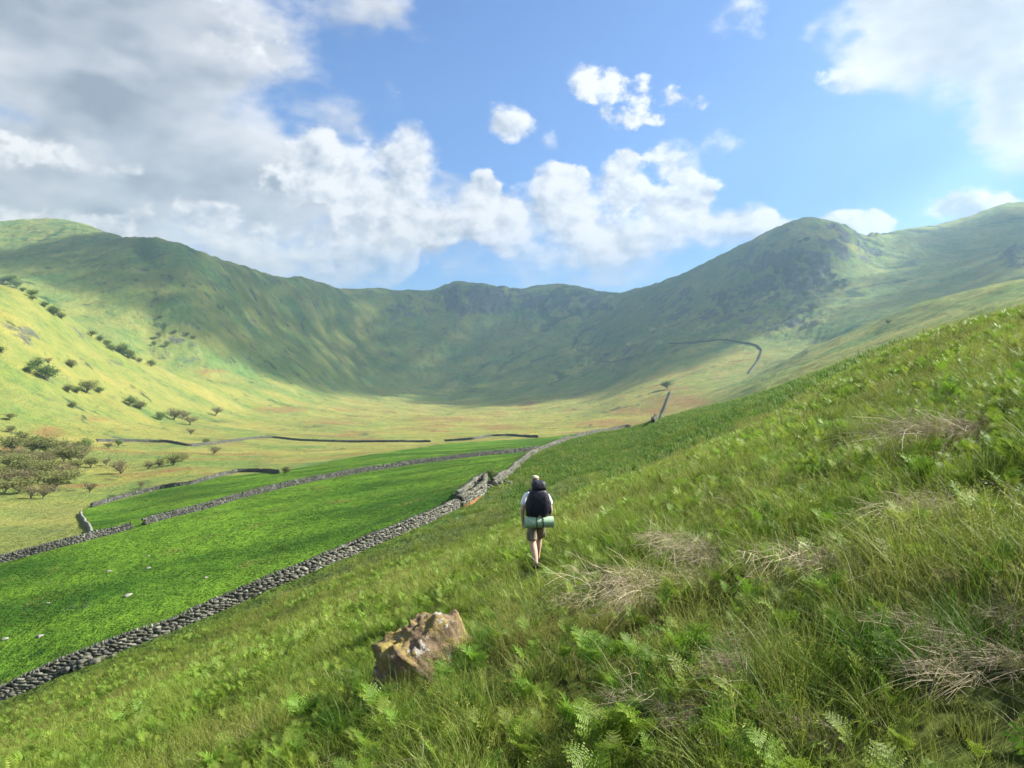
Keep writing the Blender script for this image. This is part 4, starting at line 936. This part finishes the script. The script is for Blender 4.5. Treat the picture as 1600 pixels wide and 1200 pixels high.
# pasture turf
x, y = wedge(58, 330, 1.15, .85, seed=41); z = ground(x, y); Xp = 800 + F * x / y; Yp = 600 - F * (z - CZ) / y
k = inpoly(PASTURE, Xp, Yp) & (y > line_at(1, np.clip(Xp, -400, 2000))[0] + .8) & (np.abs(y - line_at(2, np.clip(Xp, -400, 2000))[0]) > 1.0); x, y, z = x[k], y[k], z[k]; n = len(x)
scatter('pasture_grass', np.stack([x, y, z], -1), NR.uniform(.5, 1.0, n) * (1 + .8 * np.clip(fbm(x / 9, y / 12, 3, 351) * 2, -.5, 1)), np.clip(fbm(x / 24, y / 40, 4, 355) * 2.6 + .3, 0, 1), NR.integers(0, 4, n), 'proto_field', 'short bright green grass of the pasture', .2, 42)

# collapsed clumps of dead bracken that stand out one by one
for k, (v, sc, lab) in enumerate(DP):
    g = stalk_clump(random.Random(900 + k), 900, .36, .66, .13, .60, .0014, .0046)
    o = link('dead_bracken_clump', g.mesh('dead_bracken_clump', M_STRAW), None, (v.x, v.y, v.z + .06), R(-20 + 25 * math.sin(k))); o.scale = (sc,) * 3
    setp(o, lab, 'dead bracken', 'dead bracken clumps on the slope')
# single ferns that stand out
FERNS = [(1085, 1075, .50, 'tall bright bracken fern right of the bottom centre'), (700, 1085, .46, 'bracken fern with curled fronds below the boulder'), (745, 1060, .40, 'small fern beside the curled fern under the boulder'), (1200, 850, .55, 'bright leafy fern patch uphill on the right'), (1490, 640, .7, 'bright fern high on the slope near the right edge'), (60, 1170, .8, 'fern clump in the bottom left corner'), (470, 1150, .6, 'fern cluster at the bottom edge left of the boulder'), (600, 1130, .5, 'low fern left below the boulder'), (1440, 775, .55, 'tall fern stems near the right edge'), (1560, 935, .35, 'arching fern frond at the right edge'), (925, 1060, .45, 'slender fern standing alone at bottom centre'), (1290, 955, .38, 'pale green fern among the dead stalks'), (860, 925, .5, 'small fern just below the hiker')]
for k, (X, Y, hh, lab) in enumerate(FERNS):
    v = at_px(X, Y); rr_ = random.Random(1200 + k); root = link('bracken_fern', None, None, v, rr_.uniform(0, 6.28)); setp(root, lab, 'fern', 'single bracken ferns in the foreground')
    nf = rr_.choice([3, 4, 4]); a0 = rr_.uniform(0, 6.28)
    for j in range(nf):
        hh_ = hh * .62; g = GB(); frond_into(g, rr_, Vector((rr_.gauss(0, .05), rr_.gauss(0, .05), -.04)), a0 + j * 6.283 / nf, hh_ * .75 * rr_.uniform(.7, 1.15), hh_, rr_.uniform(.8, 1.6), True, rr_.uniform(.1, .9), .15)
        link('frond', g.mesh('frond', M_FERN), root)

# ------------------------------------------------------------------ the hiker
def plain_mat(name, c1, c2, rough=.8, scale=8, bmp=.3, spec=.2):
    m, t = newmat(name); g = t.n.new('ShaderNodeTexCoord'); n = t.noise(g.outputs['Object'], scale, 5, .6)
    out_surface(t, principled(t, t.mix(t.lstep(n, .3, .7), c1, c2), rough, spec, bump(t, n, bmp, .03))); return m
M_SKIN = plain_mat('skin', (.44, .27, .20), (.52, .34, .26), .55, 6, .1, .3)
M_TEE = plain_mat('white_cotton', (.72, .73, .76), (.82, .83, .85), .9, 9, .5)
M_SHORTS = plain_mat('khaki_cotton', (.17, .145, .11), (.25, .215, .165), .9, 10, .5)
M_BOOT = plain_mat('dark_boot', (.022, .018, .016), (.055, .045, .04), .7, 12)
M_SOCK = plain_mat('grey_sock', (.20, .18, .16), (.32, .29, .26), .95, 20)
M_HAIR = plain_mat('brown_hair', (.03, .02, .014), (.07, .05, .03), .8, 30)
M_CAP = plain_mat('beige_cap', (.30, .27, .20), (.42, .385, .30), .9, 14)
M_PACK = plain_mat('navy_nylon', (.004, .005, .014), (.009, .011, .028), .55, 10, .6, .35)
M_LID = plain_mat('black_nylon', (.005, .006, .012), (.012, .014, .024), .6, 10, .6, .35)
M_STRAP = plain_mat('black_webbing', (.008, .008, .009), (.016, .016, .018), .7, 20)
HK = Vector((hk_x, hk_y, float(ground(hk_x, hk_y)) + .09)); HRZ = R(7)
person = link('person', None, None, HK, HRZ); setp(person, 'hiker seen from behind in white t-shirt, khaki shorts and pale cap walking away', 'person')
def skin_part(name, joints, edges, mat, parent, sub=2, loc=None, root=0):
    """joints: {key: (x,y,z, rx[, ry])}; grown with Skin + Subdivision"""
    keys = list(joints); me = bpy.data.meshes.new(name)
    me.from_pydata([joints[k][:3] for k in keys], [(keys.index(a), keys.index(b)) for a, b in edges], [])
    o = link(name, me, parent)
    sk = o.modifiers.new('skin', 'SKIN'); sk.use_smooth_shade = True
    if not me.skin_vertices: me.skin_vertices.new() if hasattr(me.skin_vertices, 'new') else None
    d = me.skin_vertices[0].data
    for i, k in enumerate(keys):
        j = joints[k]; d[i].radius = (j[3], j[4] if len(j) > 4 else j[3]); d[i].use_root = (i == root)
    o.modifiers.new('sub', 'SUBSURF').levels = sub; o.modifiers['sub'].render_levels = sub
    me.materials.append(mat); return o
J = {'pelvis': (0, 0, .96, .135, .10), 'waist': (0, .03, 1.08, .125, .095), 'chest': (0, .075, 1.30, .155, .11), 'neck0': (0, .115, 1.47, .075, .07), 'neck': (0, .145, 1.535, .055), 'jaw': (0, .215, 1.575, .066, .078), 'skull': (0, .235, 1.65, .078, .094), 'crown': (0, .235, 1.71, .055, .066)}
E = [('pelvis', 'waist'), ('waist', 'chest'), ('chest', 'neck0'), ('neck0', 'neck'), ('neck', 'jaw'), ('jaw', 'skull'), ('skull', 'crown')]
J['nose'] = (0, .345, 1.61, .013); E.append(('skull', 'nose'))
for s_, sd in ((-1, 'l'), (1, 'r')):
    J['ear' + sd] = (s_ * .092, .225, 1.62, .016); E.append(('skull', 'ear' + sd))
    J['sh' + sd] = (s_ * .185, .08, 1.42, .062); J['up' + sd] = (s_ * .235, .05, 1.28, .052); J['el' + sd] = (s_ * .275, .02, 1.13, .040); J['fo' + sd] = (s_ * .272, .07, 1.02, .037); J['wr' + sd] = (s_ * .255, .125, .90, .026); J['pa' + sd] = (s_ * .248, .15, .845, .020, .034)
    E += [('chest', 'sh' + sd), ('sh' + sd, 'up' + sd), ('up' + sd, 'el' + sd), ('el' + sd, 'fo' + sd), ('fo' + sd, 'wr' + sd), ('wr' + sd, 'pa' + sd)]
    for q_, (yo, ln) in enumerate(((.030, .070), (.010, .080), (-.010, .074), (-.028, .058))):
        a, b = 'f%d%s' % (q_, sd), 'g%d%s' % (q_, sd)
        J[a] = (s_ * (.246 - .004 * q_), .16 + yo, .845 - .045 - ln * .4, .0095); J[b] = (s_ * (.232 - .004 * q_), .165 + yo, .80 - ln * .9, .008); E += [('pa' + sd, a), (a, b)]
    J['th' + sd] = (s_ * .232, .195, .845, .011); J['ti' + sd] = (s_ * .222, .215, .805, .009); E += [('pa' + sd, 'th' + sd), ('th' + sd, 'ti' + sd)]
LEG = {'l': [(-.095, .0, .88, .098), (-.092, .035, .70, .082), (-.076, .02, .50, .066), (-.066, -.07, .36, .072), (-.050, -.15, .21, .050), (-.044, -.19, .11, .042), (-.05, -.10, .045, .036), (-.055, -.02, .02, .032)],
       'r': [(.095, .03, .88, .098), (.088, .15, .71, .080), (.078, .27, .53, .065), (.072, .29, .38, .068), (.066, .32, .22, .048), (.062, .33, .10, .040), (.064, .42, .045, .036), (.066, .50, .03, .032)]}
for sd, pts in LEG.items():
    prev = 'pelvis'
    for i, p in enumerate(pts): J['leg%d%s' % (i, sd)] = p; E.append((prev, 'leg%d%s' % (i, sd))); prev = 'leg%d%s' % (i, sd)
skin_part('body', J, E, M_SKIN, person)
def grow(j, f): return (*j[:3], *[r * f if f < 3 else r + f - 3 for r in j[3:]])
g_ = lambda k, e: (*J[k][:3], *[r + e for r in J[k][3:]])
TJ = {'a': (0, 0, .90, .155, .12), 'b': (0, .03, 1.06, .150, .115), 'c': (0, .075, 1.28, .172, .128), 'd': (0, .11, 1.44, .10, .085)}
TE = [('a', 'b'), ('b', 'c'), ('c', 'd')]
for s_, sd in ((-1, 'l'), (1, 'r')):
    TJ['s' + sd] = (s_ * .187, .08, 1.425, .075); TJ['u' + sd] = (s_ * .238, .05, 1.29, .075); TJ['v' + sd] = (s_ * .262, .03, 1.195, .074)
    TE += [('c', 's' + sd), ('s' + sd, 'u' + sd), ('u' + sd, 'v' + sd)]
skin_part('t_shirt', TJ, TE, M_TEE, person)
SJ = {'w': (0, .02, 1.02, .150, .115), 'p': (0, .0, .92, .160, .125)}; SE = [('w', 'p')]
for sd in 'lr':
    L0, L1, L2 = LEG[sd][0], LEG[sd][1], LEG[sd][2]; prev = 'p'
    for i, (p, r) in enumerate(((L0, .118), (L1, .105), (tuple(L1[k] * .35 + L2[k] * .65 for k in range(3)), .095), (tuple(L1[k] * .12 + L2[k] * .88 for k in range(3)), .096))):
        SJ['%d%s' % (i, sd)] = (*p[:3], r); SE.append((prev, '%d%s' % (i, sd))); prev = '%d%s' % (i, sd)
sh_o = skin_part('shorts', SJ, SE, M_SHORTS, person)
def box_part(name, c, sz, mat, parent, bev=.02, rot=(0, 0, 0), segs=3):
    import bmesh
    bm = bmesh.new(); bmesh.ops.create_cube(bm, size=1)
    for v in bm.verts: v.co = Vector((v.co.x * sz[0], v.co.y * sz[1], v.co.z * sz[2]))
    bmesh.ops.bevel(bm, geom=bm.edges[:], offset=bev, segments=segs, affect='EDGES', profile=.6)
    me = bpy.data.meshes.new(name); bm.to_mesh(me); bm.free(); me.materials.append(mat)
    for p in me.polygons: p.use_smooth = True
    o = link(name, me, parent, c); o.rotation_euler = rot; return o
for sd, sg in (('l', -1), ('r', 1)):
    L1 = LEG[sd][1]; L2 = LEG[sd][2]
    pc = [L1[k] * .55 + L2[k] * .45 for k in range(3)]
    box_part('cargo_pocket', (pc[0] + sg * .085, pc[1] - .01, pc[2] + .02), (.045, .13, .15), M_SHORTS, sh_o, .018)
    A = LEG[sd][4]; B = LEG[sd][5]
    skin_part('sock', {'a': (A[0], A[1] + .004, A[2] + .01, .046), 'b': ((A[0] + B[0]) / 2, (A[1] + B[1]) / 2, (A[2] + B[2]) / 2, .046), 'c': (*B[:3], .044)}, [('a', 'b'), ('b', 'c')], M_SOCK, person)
    H_, T_ = LEG[sd][5], LEG[sd][7]
    skin_part('boot', {'a': (H_[0], H_[1], H_[2] + .055, .054), 'b': (H_[0], H_[1] - .005, H_[2] - .015, .058), 'c': (LEG[sd][6][0], LEG[sd][6][1], LEG[sd][6][2] + .008, .050), 'd': (T_[0], T_[1] + .01, T_[2] + .005, .042)}, [('a', 'b'), ('b', 'c'), ('c', 'd')], M_BOOT, person)
skin_part('hair', {'a': (0, .190, 1.565, .055, .045), 'b': (0, .195, 1.635, .075, .07), 'c': (0, .22, 1.685, .07, .08)}, [('a', 'b'), ('b', 'c')], M_HAIR, person)
cp = skin_part('cap', {'a': (0, .235, 1.68, .094, .108), 'b': (0, .235, 1.73, .080, .092), 'c': (0, .235, 1.765, .045, .05)}, [('a', 'b'), ('b', 'c')], M_CAP, person)
skin_part('visor', {'a': (0, .33, 1.67, .060, .012), 'b': (0, .41, 1.655, .045, .010)}, [('a', 'b')], M_CAP, cp)
# eyes on the side turned away
for s_ in (-1, 1): box_part('eye', (s_ * .032, .332, 1.637), (.018, .008, .010), M_HAIR, person, .003)

# rucksack: a thing of its own, worn on the back
pk = link('backpack', None, None, HK, HRZ); setp(pk, 'tall navy backpack with a black lid worn by the hiker', 'backpack')
def sack(name, c, prof, mat, parent, seg=28, bulge=.8):
    """closed rounded sack; prof: (z, half width, half depth)"""
    V = []; Fq = []
    for (z, a, b) in prof:
        for k in range(seg):
            t = 2 * math.pi * k / seg; ct, st = math.cos(t), math.sin(t); e = .62
            V.append((c[0] + a * math.copysign(abs(ct) ** e, ct) + .006 * math.sin(z * 31 + k), c[1] + b * math.copysign(abs(st) ** e, st) + .006 * math.sin(z * 23 + k * 1.7), c[2] + z))
    for i in range(len(prof) - 1):
        for k in range(seg): k2 = (k + 1) % seg; Fq.append((i * seg + k, i * seg + k2, (i + 1) * seg + k2, (i + 1) * seg + k))
    n = len(V); V += [(c[0], c[1], c[2] + prof[0][0]), (c[0], c[1], c[2] + prof[-1][0])]
    T = [(n, (k + 1) % seg, k) for k in range(seg)] + [(n + 1, (len(prof) - 1) * seg + k, (len(prof) - 1) * seg + (k + 1) % seg) for k in range(seg)]
    return link(name, mesh_np(name, V, [np.array(T), np.array(Fq)], mat, True), parent)
sack('main_sack', (0, -.175, 1.0), [(.03, .11, .06), (.045, .17, .10), (.10, .20, .125), (.20, .222, .14), (.30, .225, .142), (.40, .205, .138), (.48, .175, .125), (.53, .145, .11), (.55, .10, .08)], M_PACK, pk)
sack('lid', (.012, -.15, 1.515), [(.0, .115, .10), (.02, .135, .135), (.07, .138, .14), (.13, .13, .13), (.175, .11, .105), (.195, .07, .07)], M_LID, pk)
for s_ in (-1, 1):
    sack('side_pocket', (s_ * .195, -.165, 1.06), [(.0, .02, .04), (.03, .045, .075), (.14, .05, .085), (.25, .045, .075), (.29, .02, .04)], M_PACK, pk, 16)
    V, Fq = tube([(s_ * .12, -.03, 1.45), (s_ * .13, .06, 1.52), (s_ * .125, .17, 1.46), (s_ * .13, .21, 1.32), (s_ * .15, .16, 1.18), (s_ * .16, .0, 1.10)], [.022] * 6, 8); b_ = Bag(); b_.add(V, Fq); link('shoulder_strap', b_.mesh('shoulder_strap', M_STRAP, True), pk)
    box_part('compression_strap', (s_ * .09, -.322, 1.25), (.016, .008, .40), M_STRAP, pk, .003)
V, Fq = tube([(math.cos(a) * .185, .03 + math.sin(a) * .155, 1.03) for a in [R(k) for k in range(-60, 241, 15)]], [.025] * 21, 8); b_ = Bag(); b_.add(V, Fq); link('hip_belt', b_.mesh('hip_belt', M_STRAP, True), pk)
V, Fq = tube([(-.02, -.315, 1.035), (-.015, -.325, 1.062), (.015, -.325, 1.062), (.02, -.315, 1.035)], [.006] * 4, 8); b_ = Bag(); b_.add(V, Fq); link('grab_loop', b_.mesh('grab_loop', M_CAP, True), pk)
# rolled sleeping mat strapped below it
def mat_material():
    m, t = newmat('mat_foam'); g = t.n.new('ShaderNodeTexCoord'); uv = g.outputs['Object']
    x, y, z = t.sep(uv); an = t.m('MULTIPLY', t.m('ARCTAN2', y, z), 5.5)
    sx = t.m('SINE', t.m('MULTIPLY', x, 150)); sa = t.m('SINE', t.m('MULTIPLY', an, 2.2)); ck = t.sstep(t.m('MULTIPLY', sx, sa), -.1, .35)
    c = t.mix(ck, (.46, .62, .43), (.15, .29, .18))
    out_surface(t, principled(t, c, .7, .3, bump(t, t.m('MULTIPLY', sx, sa), .5, .01))); return m
mt = link('sleeping_mat', None, None, HK, HRZ); setp(mt, 'rolled pale green foam mat strapped under the hiker backpack', 'sleeping mat')
V = []; Fq = []; seg = 40; rings = 22
for i in range(rings):
    x = -.275 + .55 * i / (rings - 1); sq = 1 - .02 * math.exp(-((x - .07) / .02) ** 2) - .02 * math.exp(-((x + .05) / .02) ** 2)
    for k in range(seg): a = 2 * math.pi * k / seg; V.append((x, .104 * sq * math.cos(a), .104 * sq * math.sin(a)))
for i in range(rings - 1):
    for k in range(seg): k2 = (k + 1) % seg; Fq.append((i * seg + k, (i + 1) * seg + k, (i + 1) * seg + k2, i * seg + k2))
M_MAT = mat_material(); ro = link('roll', mesh_np('roll', V, np.array(Fq), M_MAT, True), mt, (0, -.215, .93))
for s_ in (-1, 1):                                                            # spiral end of the roll
    b_ = Bag(); pts = [(s_ * .268, (.012 + .092 * k / 60) * math.cos(k * .42), (.012 + .092 * k / 60) * math.sin(k * .42)) for k in range(61)]
    for k in range(60):
        (x0, y0, z0), (x1, y1, z1) = pts[k], pts[k + 1]; b_.add([(x0, y0, z0), (x1, y1, z1), (x1, y1 * .86, z1 * .86), (x0, y0 * .86, z0 * .86)], [(0, 1, 2, 3)])
    link('end_spiral', b_.mesh('end_spiral', M_MAT), mt, (0, -.215, .93))
for x in (-.05, .07):
    V, Fq = tube([(0, .109 * math.cos(a), .109 * math.sin(a)) for a in [R(k) for k in range(0, 361, 12)]], [.009] * 31, 6); b_ = Bag(); b_.add(V, Fq); link('strap', b_.mesh('strap', M_STRAP, True), mt, (x, -.215, .93))
